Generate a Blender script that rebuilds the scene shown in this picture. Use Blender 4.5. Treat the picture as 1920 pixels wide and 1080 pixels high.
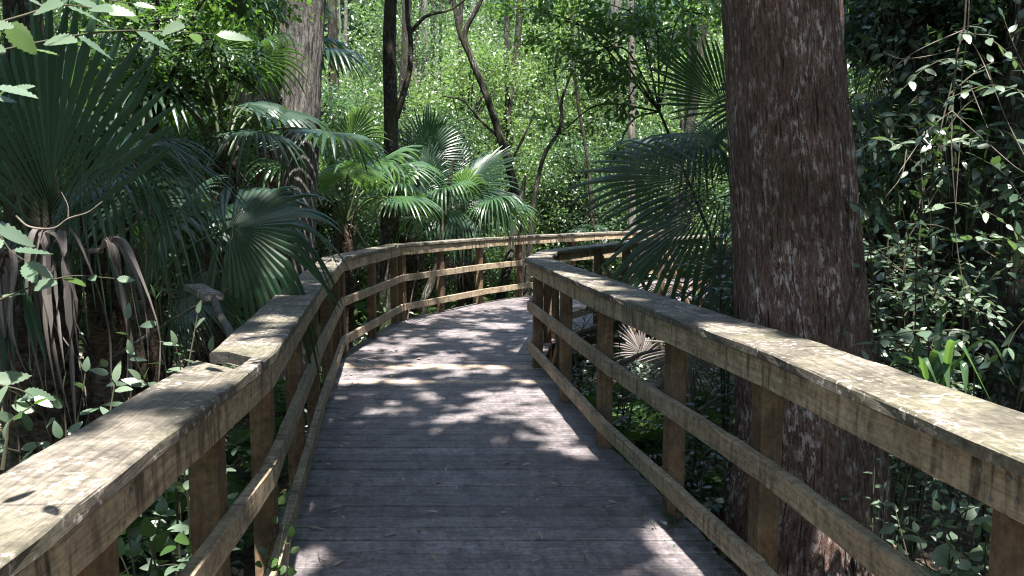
import bpy, math, random
import numpy as np
from mathutils import Vector

for o in list(bpy.data.objects):
    bpy.data.objects.remove(o)
SC = bpy.context.scene
COL = SC.collection
R = math.radians
rng = np.random.default_rng(7)

# ------------------------------------------------------------------ camera, sky, sun, exposure
F, HOR, EYE = 1440.0, 385.0, 1.6
TILT = math.atan((540 - HOR) / F)
cam = bpy.data.objects.new('camera', bpy.data.cameras.new('camera'))
COL.objects.link(cam)
cam.data.sensor_width = 36.0
cam.data.lens = 36.0 * F / 1920.0
cam.data.clip_start, cam.data.clip_end = 0.05, 500
cam.location = (0, 0, EYE)
cam.rotation_euler = (math.pi / 2 - TILT, 0, 0)
SC.camera = cam

SUN_EL, SUN_AZ = R(68), R(168)          # azimuth clockwise from +Y: behind the camera, slightly to the right
SUN = np.array([math.sin(SUN_AZ) * math.cos(SUN_EL), math.cos(SUN_AZ) * math.cos(SUN_EL), math.sin(SUN_EL)])
W = bpy.data.worlds.new('World'); SC.world = W; W.use_nodes = True
nt = W.node_tree
sky = nt.nodes.new('ShaderNodeTexSky'); sky.sky_type = 'NISHITA'; sky.sun_disc = False
sky.sun_elevation = SUN_EL; sky.sun_rotation = SUN_AZ
nt.links.new(sky.outputs[0], nt.nodes['Background'].inputs[0])
nt.nodes['Background'].inputs[1].default_value = 0.15
sl = bpy.data.lights.new('sun', 'SUN'); sl.energy = 4.2; sl.angle = R(0.7); sl.color = (1.0, 0.96, 0.9)
so = bpy.data.objects.new('sun', sl); COL.objects.link(so)
so.rotation_euler = Vector(-SUN).to_track_quat('-Z', 'Y').to_euler()
so.location = (0, 0, 30)
SC.view_settings.view_transform = 'Standard'
SC.view_settings.look = 'None'
SC.view_settings.exposure = 2.3
SC.view_settings.gamma = 1.0
SC.cycles.max_bounces = 7; SC.cycles.diffuse_bounces = 4; SC.cycles.glossy_bounces = 2
SC.cycles.transmission_bounces = 5; SC.cycles.transparent_max_bounces = 4
SC.cycles.caustics_reflective = False; SC.cycles.caustics_refractive = False
SC.cycles.sample_clamp_indirect = 6.0
SC.cycles.use_denoising = True
SC.cycles.filter_width = 1.1

# ------------------------------------------------------------------ helpers
cT, sT = math.cos(TILT), math.sin(TILT)
def P(px, py, Y):
    """the point of the place seen at photo pixel (px, py) at Y metres ahead"""
    a, b = (px - 960) / F, (540 - py) / F
    t = Y / (cT + b * sT)
    return np.array([a * t, Y, EYE + (-sT + b * cT) * t])
def G(px, py, z=0.0):
    a, b = (px - 960) / F, (540 - py) / F
    t = (z - EYE) / (-sT + b * cT)
    return np.array([a * t, (cT + b * sT) * t, z])

def nrm(v):
    v = np.asarray(v, float)
    return v / np.maximum(np.linalg.norm(v, axis=-1, keepdims=True), 1e-9)

def _hash(i):
    i = (i ^ 61) ^ (i >> 16); i = (i + (i << 3)) & 0xffffffff; i = i ^ (i >> 4)
    i = (i * 0x27d4eb2d) & 0xffffffff; return (i ^ (i >> 15)) & 0xffffffff
def vnoise(x, y, seed=0):
    """2-D value noise in -1..1"""
    x = np.asarray(x, float); y = np.asarray(y, float)
    xi = np.floor(x).astype(np.int64); yi = np.floor(y).astype(np.int64)
    fx = x - xi; fy = y - yi
    fx = fx * fx * (3 - 2 * fx); fy = fy * fy * (3 - 2 * fy)
    def h(a, b): return _hash((a * 374761393 + b * 668265263 + seed * 1274126177) & 0xffffffff) / 2147483648.0 - 1
    return (h(xi, yi) * (1 - fx) + h(xi + 1, yi) * fx) * (1 - fy) + (h(xi, yi + 1) * (1 - fx) + h(xi + 1, yi + 1) * fx) * fy

class MB:
    """collects vertices and faces; build() links them as ONE mesh object"""
    def __init__(s): s.V = []; s.F = []; s.n = 0
    def add(s, V, faces, mat=0, uv=None):
        V = np.asarray(V, float).reshape(-1, 3)
        for f in (faces if isinstance(faces, (list, tuple)) else [faces]):
            f = np.asarray(f, np.int64)
            if f.size: s.F.append((f + s.n, mat, None if uv is None else np.asarray(uv, float)[f]))
        s.V.append(V); s.n += len(V)
        return s
    def mesh(s, name, mats, smooth=False):
        me = bpy.data.meshes.new(name)
        V = np.concatenate(s.V) if s.V else np.zeros((0, 3))
        tot = np.concatenate([np.full(len(f), f.shape[1]) for f, m, u in s.F])
        loops = np.concatenate([f.ravel() for f, m, u in s.F])
        mi = np.concatenate([np.full(len(f), m) for f, m, u in s.F])
        me.vertices.add(len(V)); me.vertices.foreach_set('co', V.ravel().astype(np.float32))
        me.loops.add(len(loops)); me.loops.foreach_set('vertex_index', loops.astype(np.int32))
        me.polygons.add(len(tot))
        me.polygons.foreach_set('loop_start', np.concatenate([[0], np.cumsum(tot)[:-1]]).astype(np.int32))
        me.polygons.foreach_set('loop_total', tot.astype(np.int32))
        me.polygons.foreach_set('material_index', mi.astype(np.int32))
        me.polygons.foreach_set('use_smooth', np.full(len(tot), smooth))
        if any(u is not None for f, m, u in s.F):
            ul = me.uv_layers.new(name='UVMap')
            uv = np.concatenate([(u if u is not None else np.zeros(f.shape + (2,))).reshape(-1, 2) for f, m, u in s.F])
            ul.data.foreach_set('uv', uv.ravel().astype(np.float32))
        for m in (mats if isinstance(mats, (list, tuple)) else [mats]): me.materials.append(m)
        me.update(calc_edges=True); me.validate()
        return me
    def build(s, name, mats, parent=None, smooth=False):
        o = bpy.data.objects.new(name, s.mesh(name, mats, smooth))
        COL.objects.link(o)
        if parent is not None:
            o.parent = parent
            o.matrix_parent_inverse = parent.matrix_world.inverted() if parent.type != 'EMPTY' else INV(parent)
        return o
def INV(p):
    from mathutils import Matrix
    return (Matrix.Translation(p.location) @ p.rotation_euler.to_matrix().to_4x4()).inverted()
def tag(o, label=None, cat=None, group=None, kind=None):
    if label: o['label'] = label
    if cat: o['category'] = cat
    if group: o['group'] = group
    if kind: o['kind'] = kind
    return o
def thing(name, label, cat, loc, group=None):
    o = bpy.data.objects.new(name, None); COL.objects.link(o)
    o.empty_display_size = 0.2
    o.location = tuple(float(c) for c in loc)
    return tag(o, label, cat, group)
def copy_tree(o, parent=None):
    c = o.copy(); COL.objects.link(c)
    if parent is not None: c.parent = parent
    for ch in list(o.children): copy_tree(ch, c)
    return c

# ------------------------------------------------------------------ materials
def node(nt, t, **kw):
    n = nt.nodes.new(t)
    for k, v in kw.items():
        if k in n.bl_rna.properties: setattr(n, k, v)
        else: n.inputs[k].default_value = v
    return n
def ramp(nt, fac, stops, interp='LINEAR'):
    r = nt.nodes.new('ShaderNodeValToRGB'); r.color_ramp.interpolation = interp
    e = r.color_ramp.elements
    while len(e) < len(stops): e.new(0.5)
    for i, (p, c) in enumerate(stops):
        e[i].position = p; e[i].color = (c, c, c, 1) if isinstance(c, (int, float)) else (*c, 1)
    nt.links.new(fac, r.inputs[0]); return r.outputs[0]
def mix(nt, fac, a, b, mode='MIX'):
    m = nt.nodes.new('ShaderNodeMix'); m.data_type = 'RGBA'; m.blend_type = mode
    for s, v in ((0, fac), (6, a), (7, b)):
        if isinstance(v, bpy.types.NodeSocket): nt.links.new(v, m.inputs[s])
        elif s == 0: m.inputs[0].default_value = v
        else: m.inputs[s].default_value = (*v, 1)
    return m.outputs[2]
def math_n(nt, op, a, b=0.0):
    m = nt.nodes.new('ShaderNodeMath'); m.operation = op
    for i, v in enumerate((a, b)):
        if isinstance(v, bpy.types.NodeSocket): nt.links.new(v, m.inputs[i])
        else: m.inputs[i].default_value = v
    return m.outputs[0]
def noise(nt, vec, scale, detail=4, rough=0.55, dist=0.0):
    n = node(nt, 'ShaderNodeTexNoise', Scale=scale, Detail=detail, Roughness=rough, Distortion=dist)
    if vec is not None: nt.links.new(vec, n.inputs['Vector'])
    return n.outputs[0]
def mapping(nt, vec, scale=(1, 1, 1), loc=(0, 0, 0)):
    m = nt.nodes.new('ShaderNodeMapping'); m.inputs['Scale'].default_value = scale; m.inputs['Location'].default_value = loc
    nt.links.new(vec, m.inputs['Vector']); return m.outputs[0]
def new_mat(name):
    m = bpy.data.materials.new(name); m.use_nodes = True
    return m, m.node_tree, m.node_tree.nodes['Principled BSDF']
def bump(nt, bsdf, h, strength, dist):
    b = node(nt, 'ShaderNodeBump', Strength=strength, Distance=dist)
    nt.links.new(h, b.inputs['Height']); nt.links.new(b.outputs[0], bsdf.inputs['Normal'])

def wood(name, dark, light, moss=0.0, lichen=0.0, stain=0.0, red=0.0, rough=0.8):
    """weathered board: grain runs along U (metres along the board), V across"""
    m, nt, B = new_mat(name)
    tc = nt.nodes.new('ShaderNodeTexCoord'); geo = nt.nodes.new('ShaderNodeNewGeometry')
    uv = tc.outputs['UV']; ob = tc.outputs['Object']
    warp = noise(nt, mapping(nt, uv, (1.3, 5, 1)), 1.0, 2)
    comb = node(nt, 'ShaderNodeVectorMath', operation='ADD')
    nt.links.new(uv, comb.inputs[0])
    cx = nt.nodes.new('ShaderNodeCombineXYZ'); nt.links.new(math_n(nt, 'MULTIPLY', warp, 0.10), cx.inputs[1])
    nt.links.new(cx.outputs[0], comb.inputs[1])
    g1 = noise(nt, mapping(nt, comb.outputs[0], (2.2, 70, 1)), 1.0, 6, 0.65)
    g2 = noise(nt, mapping(nt, comb.outputs[0], (6, 330, 1)), 1.0, 3, 0.6)
    grain = math_n(nt, 'ADD', math_n(nt, 'MULTIPLY', g1, 0.65), math_n(nt, 'MULTIPLY', g2, 0.35))
    col = ramp(nt, grain, [(0.33, dark), (0.5, tuple((a + b) / 2 for a, b in zip(dark, light))), (0.66, light)])
    rnd = ramp(nt, geo.outputs['Random Per Island'], [(0.0, 0.72), (1.0, 1.15)])
    col = mix(nt, 1.0, col, rnd, 'MULTIPLY')
    if red: col = mix(nt, math_n(nt, 'MULTIPLY', ramp(nt, noise(nt, mapping(nt, uv, (3, 25, 1)), 1.0, 3), [(0.45, 0.0), (0.65, 1.0)]), red), col, (0.16, 0.055, 0.02))
    big = noise(nt, ob, 3.1, 6, 0.62)
    if moss:
        col = mix(nt, math_n(nt, 'MULTIPLY', ramp(nt, big, [(0.42, 0.0), (0.62, 1.0)]), moss), col, (0.10, 0.10, 0.055))
    if lichen:
        sp = noise(nt, ob, 38, 4, 0.6)
        zone = ramp(nt, noise(nt, ob, 5.0, 3), [(0.45, 0.0), (0.6, 1.0)])
        col = mix(nt, math_n(nt, 'MULTIPLY', math_n(nt, 'MULTIPLY', ramp(nt, sp, [(0.55, 0.0), (0.62, 1.0)]), zone), lichen), col, (0.62, 0.52, 0.47))
    if stain:
        st = noise(nt, mapping(nt, uv, (26, 2.2, 1)), 1.0, 4, 0.6)
        st2 = noise(nt, mapping(nt, uv, (2.5, 3, 1)), 1.0, 3, 0.6)
        f = math_n(nt, 'MULTIPLY', ramp(nt, st, [(0.48, 0.0), (0.62, 1.0)]), ramp(nt, st2, [(0.4, 0.1), (0.6, 1.0)]))
        col = mix(nt, math_n(nt, 'MULTIPLY', f, stain), col, (0.022, 0.018, 0.012))
    mott = noise(nt, ob, 34.0, 6, 0.72)
    col = mix(nt, 0.85, col, ramp(nt, mott, [(0.36, 0.55), (0.5, 1.05), (0.66, 1.4)]), 'MULTIPLY')
    blotch = noise(nt, ob, 7.0, 5, 0.65)
    col = mix(nt, math_n(nt, 'MULTIPLY', ramp(nt, blotch, [(0.38, 1.0), (0.55, 0.0)]), 0.28 if stain > 0.55 else 0.55), col, tuple(c * 0.45 for c in dark))
    nt.links.new(col, B.inputs['Base Color'])
    B.inputs['Roughness'].default_value = rough
    B.inputs['Specular IOR Level'].default_value = 0.35
    bump(nt, B, grain, 0.7, 0.004)
    return m

def leaf_mat(name, a, b, trans, rough=0.42, tr=0.4, spec=0.5, yellow=0.0):
    m, nt, B = new_mat(name)
    geo = nt.nodes.new('ShaderNodeNewGeometry')
    r = geo.outputs['Random Per Island']
    st = [(0.0, a), (1.0, b)]
    if yellow: st = [(0.0, a), (1 - yellow, b), (1.0, (0.22, 0.25, 0.03))]
    col = ramp(nt, r, st)
    nt.links.new(col, B.inputs['Base Color'])
    B.inputs['Roughness'].default_value = rough
    B.inputs['Specular IOR Level'].default_value = spec
    t = nt.nodes.new('ShaderNodeBsdfTranslucent')
    tcol = mix(nt, 0.75, col, trans)
    nt.links.new(tcol, t.inputs[0])
    mx = nt.nodes.new('ShaderNodeMixShader'); mx.inputs[0].default_value = tr
    nt.links.new(B.outputs[0], mx.inputs[1]); nt.links.new(t.outputs[0], mx.inputs[2])
    nt.links.new(mx.outputs[0], nt.nodes['Material Output'].inputs['Surface'])
    return m

def bark_mat(name, dark, light, patch=None, patch_amt=0.0, vscale=4.0, green=0.0, strips=26):
    """U runs round the trunk (metres), V up it"""
    m, nt, B = new_mat(name)
    tc = nt.nodes.new('ShaderNodeTexCoord')
    uv, ob = tc.outputs['UV'], tc.outputs['Object']
    g = noise(nt, mapping(nt, uv, (strips, vscale, 1)), 1.0, 8, 0.68, 0.3)
    f = noise(nt, mapping(nt, uv, (strips * 4.5, vscale * 5, 1)), 1.0, 4, 0.6)
    gg = math_n(nt, 'ADD', math_n(nt, 'MULTIPLY', g, 0.7), math_n(nt, 'MULTIPLY', f, 0.3))
    col = ramp(nt, gg, [(0.36, tuple(c * 0.35 for c in dark)), (0.46, dark), (0.62, light)])
    if patch:
        p = noise(nt, mapping(nt, uv, (46, 13, 1), (3, 1, 0)), 1.0, 5, 0.7)
        p2 = noise(nt, mapping(nt, uv, (9, 2.6, 1), (9, 4, 0)), 1.0, 6, 0.7)
        fac = math_n(nt, 'MULTIPLY', ramp(nt, p, [(0.50, 0.0), (0.58, 1.0)]), ramp(nt, p2, [(0.46, 0.05), (0.58, 1.0)]))
        col = mix(nt, math_n(nt, 'MULTIPLY', fac, patch_amt), col, patch)
    fis = noise(nt, mapping(nt, uv, (strips * 0.9, vscale * 0.25, 1), (1, 7, 0)), 1.0, 5, 0.62)
    col = mix(nt, ramp(nt, fis, [(0.36, 0.95), (0.41, 0.0)]), col, tuple(c * 0.2 for c in dark))
    tone = noise(nt, ob, 1.6, 4, 0.6)
    col = mix(nt, 1.0, col, ramp(nt, tone, [(0.35, 0.6), (0.65, 1.2)]), 'MULTIPLY')
    if green:
        col = mix(nt, math_n(nt, 'MULTIPLY', ramp(nt, noise(nt, ob, 1.3, 4), [(0.45, 0.0), (0.65, 1.0)]), green), col, (0.05, 0.06, 0.022))
    nt.links.new(col, B.inputs['Base Color'])
    B.inputs['Roughness'].default_value = 0.9; B.inputs['Specular IOR Level'].default_value = 0.2
    bump(nt, B, gg, 1.0, 0.02)
    return m

def plain(name, a, b, scale=8, rough=0.85, stretch=(1, 1, 1)):
    m, nt, B = new_mat(name)
    tc = nt.nodes.new('ShaderNodeTexCoord')
    n = noise(nt, mapping(nt, tc.outputs['Object'], stretch), scale, 5, 0.6)
    nt.links.new(ramp(nt, n, [(0.35, a), (0.65, b)]), B.inputs['Base Color'])
    B.inputs['Roughness'].default_value = rough
    bump(nt, B, n, 0.5, 0.01)
    return m

M = {}
M['cap'] = wood('weathered cap wood', (0.06, 0.052, 0.042), (0.27, 0.235, 0.195), moss=0.5, lichen=0.9, stain=0.25)
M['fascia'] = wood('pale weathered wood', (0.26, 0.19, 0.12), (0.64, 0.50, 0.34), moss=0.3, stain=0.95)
M['rail'] = wood('rail wood', (0.18, 0.135, 0.09), (0.52, 0.405, 0.28), moss=0.35, stain=0.6)
M['post'] = wood('post wood', (0.085, 0.055, 0.035), (0.22, 0.15, 0.09), moss=0.25, red=0.5)
M['deck'] = wood('grey deck planks', (0.088, 0.076, 0.078), (0.25, 0.218, 0.22), stain=0.45, rough=0.62)
M['deck_new'] = wood('pale deck plank', (0.26, 0.19, 0.14), (0.46, 0.37, 0.30), rough=0.7)
M['cypress'] = bark_mat('red brown fibrous bark', (0.092, 0.054, 0.042), (0.225, 0.150, 0.124), (0.50, 0.43, 0.42), 0.9, vscale=12, green=0.15, strips=70)
M['grey_bark'] = bark_mat('grey furrowed bark', (0.055, 0.050, 0.046), (0.22, 0.205, 0.19), (0.34, 0.32, 0.30), 0.3, vscale=6, strips=34)
M['dark_bark'] = bark_mat('dark mossy bark', (0.014, 0.012, 0.009), (0.050, 0.043, 0.033), (0.34, 0.35, 0.32), 0.4, vscale=7, green=0.4, strips=30)
M['pale_bark'] = bark_mat('pale bark', (0.10, 0.09, 0.075), (0.26, 0.235, 0.20), vscale=4)
M['palm_bark'] = bark_mat('palm trunk fibre', (0.045, 0.033, 0.024), (0.14, 0.10, 0.075), vscale=30, strips=12)
M['twig'] = plain('bare twig', (0.06, 0.05, 0.04), (0.17, 0.14, 0.115), 20)
M['darkwood'] = plain('dark dead wood', (0.03, 0.026, 0.022), (0.12, 0.10, 0.085), 9)
M['shaded_endgrain'] = plain('end grain', (0.012, 0.011, 0.009), (0.035, 0.03, 0.024), 40)  # ends of the notched cap, blackened to paint in the shade inside the notch
M['stem'] = plain('green stem', (0.03, 0.034, 0.016), (0.06, 0.05, 0.028), 12)
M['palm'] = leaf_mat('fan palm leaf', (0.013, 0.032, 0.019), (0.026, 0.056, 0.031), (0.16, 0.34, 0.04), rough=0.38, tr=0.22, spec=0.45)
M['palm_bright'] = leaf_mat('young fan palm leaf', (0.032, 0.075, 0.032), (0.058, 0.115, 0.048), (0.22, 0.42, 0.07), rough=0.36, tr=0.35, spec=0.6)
M['petiole'] = plain('palm leaf stalk', (0.03, 0.05, 0.02), (0.07, 0.085, 0.035), 9, 0.55)
M['dead'] = leaf_mat('dead palm leaf', (0.07, 0.058, 0.052), (0.25, 0.22, 0.205), (0.22, 0.16, 0.10), rough=0.7, tr=0.12, spec=0.2)
M['leaf_near'] = leaf_mat('broad leaf', (0.085, 0.135, 0.085), (0.14, 0.19, 0.125), (0.24, 0.42, 0.10), rough=0.42, tr=0.26, spec=1.0)
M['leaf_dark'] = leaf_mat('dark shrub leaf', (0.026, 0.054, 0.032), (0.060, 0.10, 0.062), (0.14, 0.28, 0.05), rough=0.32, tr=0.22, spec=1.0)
M['leaf_green'] = leaf_mat('fresh green leaf', (0.030, 0.068, 0.018), (0.065, 0.12, 0.035), (0.20, 0.40, 0.045), rough=0.38, tr=0.36)
M['leaf_far_a'] = leaf_mat('woodland leaf', (0.045, 0.08, 0.034), (0.115, 0.16, 0.078), (0.23, 0.40, 0.09), rough=0.36, tr=0.36, spec=0.85)
M['leaf_far_b'] = leaf_mat('yellow green woodland leaf', (0.058, 0.105, 0.032), (0.12, 0.175, 0.062), (0.28, 0.46, 0.09), rough=0.38, tr=0.40, spec=0.8)
M['leaf_far_c'] = leaf_mat('blue green woodland leaf', (0.034, 0.074, 0.036), (0.078, 0.125, 0.068), (0.19, 0.38, 0.09), rough=0.33, tr=0.30, spec=0.9)
M['canopy'] = leaf_mat('canopy leaf', (0.03, 0.06, 0.02), (0.06, 0.10, 0.035), (0.16, 0.28, 0.04), tr=0.2)
M['litter'] = leaf_mat('fallen leaf', (0.16, 0.10, 0.055), (0.42, 0.35, 0.26), (0.30, 0.2, 0.1), rough=0.65, tr=0.08)
M['red_leaf'] = leaf_mat('orange dead leaf', (0.42, 0.10, 0.02), (0.5, 0.16, 0.04), (0.5, 0.15, 0.03), rough=0.6, tr=0.2)
M['fern'] = leaf_mat('fern', (0.035, 0.075, 0.022), (0.075, 0.125, 0.038), (0.20, 0.36, 0.05), tr=0.32)
M['steel'] = new_mat('screw steel')[0]
M['steel'].node_tree.nodes['Principled BSDF'].inputs['Metallic'].default_value = 0.9
M['steel'].node_tree.nodes['Principled BSDF'].inputs['Base Color'].default_value = (0.35, 0.34, 0.33, 1)
M['steel'].node_tree.nodes['Principled BSDF'].inputs['Roughness'].default_value = 0.45

# ------------------------------------------------------------------ shape builders
def prism(mb, I0, I1, O1, O0, z0, z1, c=0.004, n=8, jit=0.0012, u0=None, mat=0, zs=None, end=None):
    """board between an inner edge I0-I1 and an outer edge O0-O1 (plan points), heights z0..z1, arrises eased by c"""
    I0, I1, O0, O1 = (np.asarray(p[:2], float) for p in (I0, I1, O0, O1))
    L = np.linalg.norm(I1 - I0); u0 = rng.uniform(0, 40) if u0 is None else u0
    n = max(2, int(L / 0.12)) if n == 8 else n
    w = max(np.linalg.norm(O0 - I0), np.linalg.norm(O1 - I1)); k = c / w
    prof = [(0, z0 + c), (0, z1 - c), (k, z1), (1 - k, z1), (1, z1 - c), (1, z0 + c), (1 - k, z0), (k, z0)]
    per = [0]
    for i in range(8):
        a, b = prof[i], prof[(i + 1) % 8]
        per.append(per[-1] + math.hypot((a[0] - b[0]) * w, a[1] - b[1]))
    vo = rng.uniform(0, 20)
    V, UV = [], []
    for j in range(n + 1):
        s = j / n
        A, Bp = I0 + (I1 - I0) * s, O0 + (O1 - O0) * s
        for i in range(9):
            t, z = prof[i % 8]
            p = A + (Bp - A) * t
            V.append((p[0], p[1], z)); UV.append((u0 + s * L, vo + per[i]))
    V = np.array(V).reshape(n + 1, 9, 3)
    if jit:
        V += rng.normal(0, jit, V.shape); V[:, 8] = V[:, 0]
    if zs is not None: V[:, :, 2] += (np.linspace(zs[0], zs[1], n + 1))[:, None]
    V = V.reshape(-1, 3)
    f = []
    for j in range(n):
        for i in range(8):
            a = j * 9 + i
            f.append((a, a + 1, a + 10, a + 9))
    e = n * 9
    mb.add(V, [np.array(f)], mat, np.array(UV))
    mb.add(V, [np.array([[7, 6, 5, 4, 3, 2, 1, 0], [e, e + 1, e + 2, e + 3, e + 4, e + 5, e + 6, e + 7]])], mat if end is None else end, np.array(UV))

def post_mb(x, y, ang, w=0.089, z0=-1.2, z1=0.93):
    mb = MB(); c, s = math.cos(ang), math.sin(ang); h = w / 2; k = 0.005
    sec = [(-h + k, -h), (h - k, -h), (h, -h + k), (h, h - k), (h - k, h), (-h + k, h), (-h, h - k), (-h, -h + k), (-h + k, -h)]
    n = 10; u0, v0 = rng.uniform(0, 30), rng.uniform(0, 20)
    V, UV, f, per = [], [], [], 0
    ps = [0]
    for i in range(8): ps.append(ps[-1] + math.hypot(sec[i][0] - sec[i + 1][0], sec[i][1] - sec[i + 1][1]))
    for j in range(n + 1):
        z = z0 + (z1 - z0) * j / n
        for i, (a, b) in enumerate(sec):
            V.append((x + a * c - b * s, y + a * s + b * c, z)); UV.append((u0 + z, v0 + ps[i]))
    for j in range(n):
        for i in range(8):
            q = j * 9 + i; f.append((q, q + 1, q + 10, q + 9))
    e = n * 9
    mb.add(np.array(V), [np.array(f), np.array([[e + i for i in range(8)]])], 0, np.array(UV))
    return mb

def tube(mb, pts, rad, ns=8, mat=0, bark=0.0, seed=0, cap=True, ridges=9, vs=1.0):
    """tapered tube through pts; bark = ridge height"""
    pts = np.asarray(pts, float); n = len(pts)
    rad = np.broadcast_to(np.asarray(rad, float), (n,))
    t = nrm(np.gradient(pts, axis=0))
    ref = np.array([0, 1.0, 0]) if abs(t[0][1]) < 0.8 else np.array([1.0, 0, 0])
    x = nrm(np.cross(np.broadcast_to(ref, t.shape), t)); y = np.cross(t, x)
    a = np.linspace(0, 2 * math.pi, ns + 1)
    s = np.concatenate([[0], np.cumsum(np.linalg.norm(np.diff(pts, axis=0), axis=1))])
    A, S = np.meshgrid(a, s)
    r = np.repeat(rad[:, None], ns + 1, 1).copy()
    if bark:
        u = A / (2 * math.pi)
        def wrap(fu, fv, sd): return vnoise(u * fu, S * fv, sd) * (1 - u) + vnoise(u * fu - fu, S * fv, sd) * u
        d = 0.55 * wrap(ridges * 3, 2.5 * vs, seed) + 0.3 * wrap(ridges * 7, 6 * vs, seed + 5) + 0.6 * wrap(ridges * 0.5, 0.8 * vs, seed + 9) + 0.25 * wrap(ridges * 12, 16 * vs, seed + 3)
        d[:, -1] = d[:, 0]
        r += bark * d
    V = pts[:, None, :] + r[..., None] * (np.cos(A)[..., None] * x[:, None, :] + np.sin(A)[..., None] * y[:, None, :])
    uv = np.stack([A * rad.mean(), S + seed * 1.7], -1)
    i, j = np.meshgrid(np.arange(ns), np.arange(n - 1))
    q = (j * (ns + 1) + i).ravel()
    f = [np.stack([q, q + 1, q + ns + 2, q + ns + 1], 1)]
    V = V.reshape(-1, 3); uv = uv.reshape(-1, 2)
    mb.add(V, f, mat, uv)
    return mb

def curve(ps, n=24):
    """Catmull-Rom through points"""
    ps = np.asarray(ps, float)
    p = np.concatenate([[2 * ps[0] - ps[1]], ps, [2 * ps[-1] - ps[-2]]])
    out = []
    m = len(ps) - 1
    for k in range(n + 1):
        g = min(k / n * m, m - 1e-9); i = int(g); t = g - i
        a, b, c, d = p[i], p[i + 1], p[i + 2], p[i + 3]
        out.append(0.5 * (2 * b + (c - a) * t + (2 * a - 5 * b + 4 * c - d) * t * t + (3 * b - a - 3 * c + d) * t ** 3))
    return np.array(out)

# leaf templates: length along +Y, width X, upper side +Z
T_FAR = (np.array([(0, 0, 0), (0.30, 0.45, 0.05), (0, 1, 0), (-0.30, 0.45, 0.05)]), [np.array([[0, 1, 2], [0, 2, 3]])])
T_MID = (np.array([(0, 0, 0), (0.26, 0.28, 0.05), (0.25, 0.62, 0.03), (0, 1, -0.10), (-0.25, 0.62, 0.03), (-0.26, 0.28, 0.05)]), [np.array([[0, 1, 2, 3], [0, 3, 4, 5]])])
def near_leaf(width=0.5, tip=1.6, jag=0.0, fold=0.12, curl=0.14, rows=13):
    t = np.linspace(0, 1, rows)
    w = width * 0.5 * (np.sin(np.pi * np.minimum(t ** 0.8, 1)) ** (0.75)) * (1 - 0.25 * t)
    w[0] = 0.012; w[-1] = 0.004
    jg = np.where(np.arange(rows) % 2 == 0, jag, -jag) * width; jg[0] = jg[-1] = 0
    w = np.maximum(w + jg, 0.004)
    V, f = [], []
    for i in range(rows):
        z = -curl * t[i] ** 2
        for q in (-1, -0.5, 0, 0.5, 1):
            V.append((q * w[i], t[i] + (0.03 * abs(q) if jag else 0), z + fold * abs(q) * w[i] * 2 * (1 - 0.5 * abs(q)) - 0.02 * (i % 2) * abs(q)))
    for i in range(rows - 1):
        for q in range(4):
            a = i * 5 + q; f.append((a, a + 1, a + 6, a + 5))
    return np.array(V), [np.array(f)]
T_OVAL = near_leaf(0.52)
T_ELM = near_leaf(0.46, jag=0.035, rows=17, curl=0.10)
T_BROAD = near_leaf(0.78, fold=0.1)

def scatter(mb, T, pos, d, n, size, mat=0):
    tv, tf = T
    pos, d, n = np.asarray(pos, float), nrm(d), np.asarray(n, float)
    size = np.broadcast_to(np.asarray(size, float), (len(pos),))
    x = nrm(np.cross(d, n)); z = np.cross(x, d)
    V = pos[:, None] + size[:, None, None] * (tv[None, :, 0, None] * x[:, None] + tv[None, :, 1, None] * d[:, None] + tv[None, :, 2, None] * z[:, None])
    k = len(tv); off = (np.arange(len(pos)) * k)[:, None, None]
    mb.add(V.reshape(-1, 3), [(f[None] + off).reshape(-1, f.shape[1]) for f in tf], mat)

def rand_dirs(n, up=0.0, r=None):
    r = r or rng
    v = nrm(r.normal(size=(n, 3))); v[:, 2] += up
    return nrm(v)

def spray(stems, leaves, path, r0, size, step, T, rank='two', droop=0.25, start=0.1, mat=0, jitter=0.25, ups=0.75, tilt=0.45, r=None):
    """a twig along path with leaves in two ranks (or all round)"""
    r = r or rng
    path = np.asarray(path, float)
    tube(stems, path, np.linspace(r0, r0 * 0.3, len(path)), 5)
    s = np.concatenate([[0], np.cumsum(np.linalg.norm(np.diff(path, axis=0), axis=1))])
    at = np.arange(s[-1] * start, s[-1], step); at = np.append(at, s[-1])
    pos = np.stack([np.interp(at, s, path[:, k]) for k in range(3)], 1)
    tan = nrm(np.stack([np.interp(np.minimum(at + 0.01, s[-1]), s, path[:, k]) - np.interp(np.maximum(at - 0.01, 0), s, path[:, k]) for k in range(3)], 1))
    n = len(at)
    if rank == 'two':
        side = nrm(np.cross(tan, np.array([0, 0, 1.0])) + 1e-6)
        sg = np.where(np.arange(n) % 2 == 0, 1, -1)[:, None]
    else:
        side = nrm(np.cross(tan, rand_dirs(n, 0, r))); sg = 1
    d = nrm(side * sg * 0.9 + tan * 0.65 + np.array([0, 0, -droop]) + r.normal(0, jitter, (n, 3)))
    d[-1] = tan[-1]
    nn = nrm(np.array([0, -tilt * ups, 1.0 * ups]) + r.normal(0, 0.35, (n, 3)))
    sz = size * r.uniform(0.65, 1.12, n) * (1 - 0.35 * (at / s[-1]) ** 3)
    scatter(leaves, T, pos + d * 0.006, d, nn, sz, mat)

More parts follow.
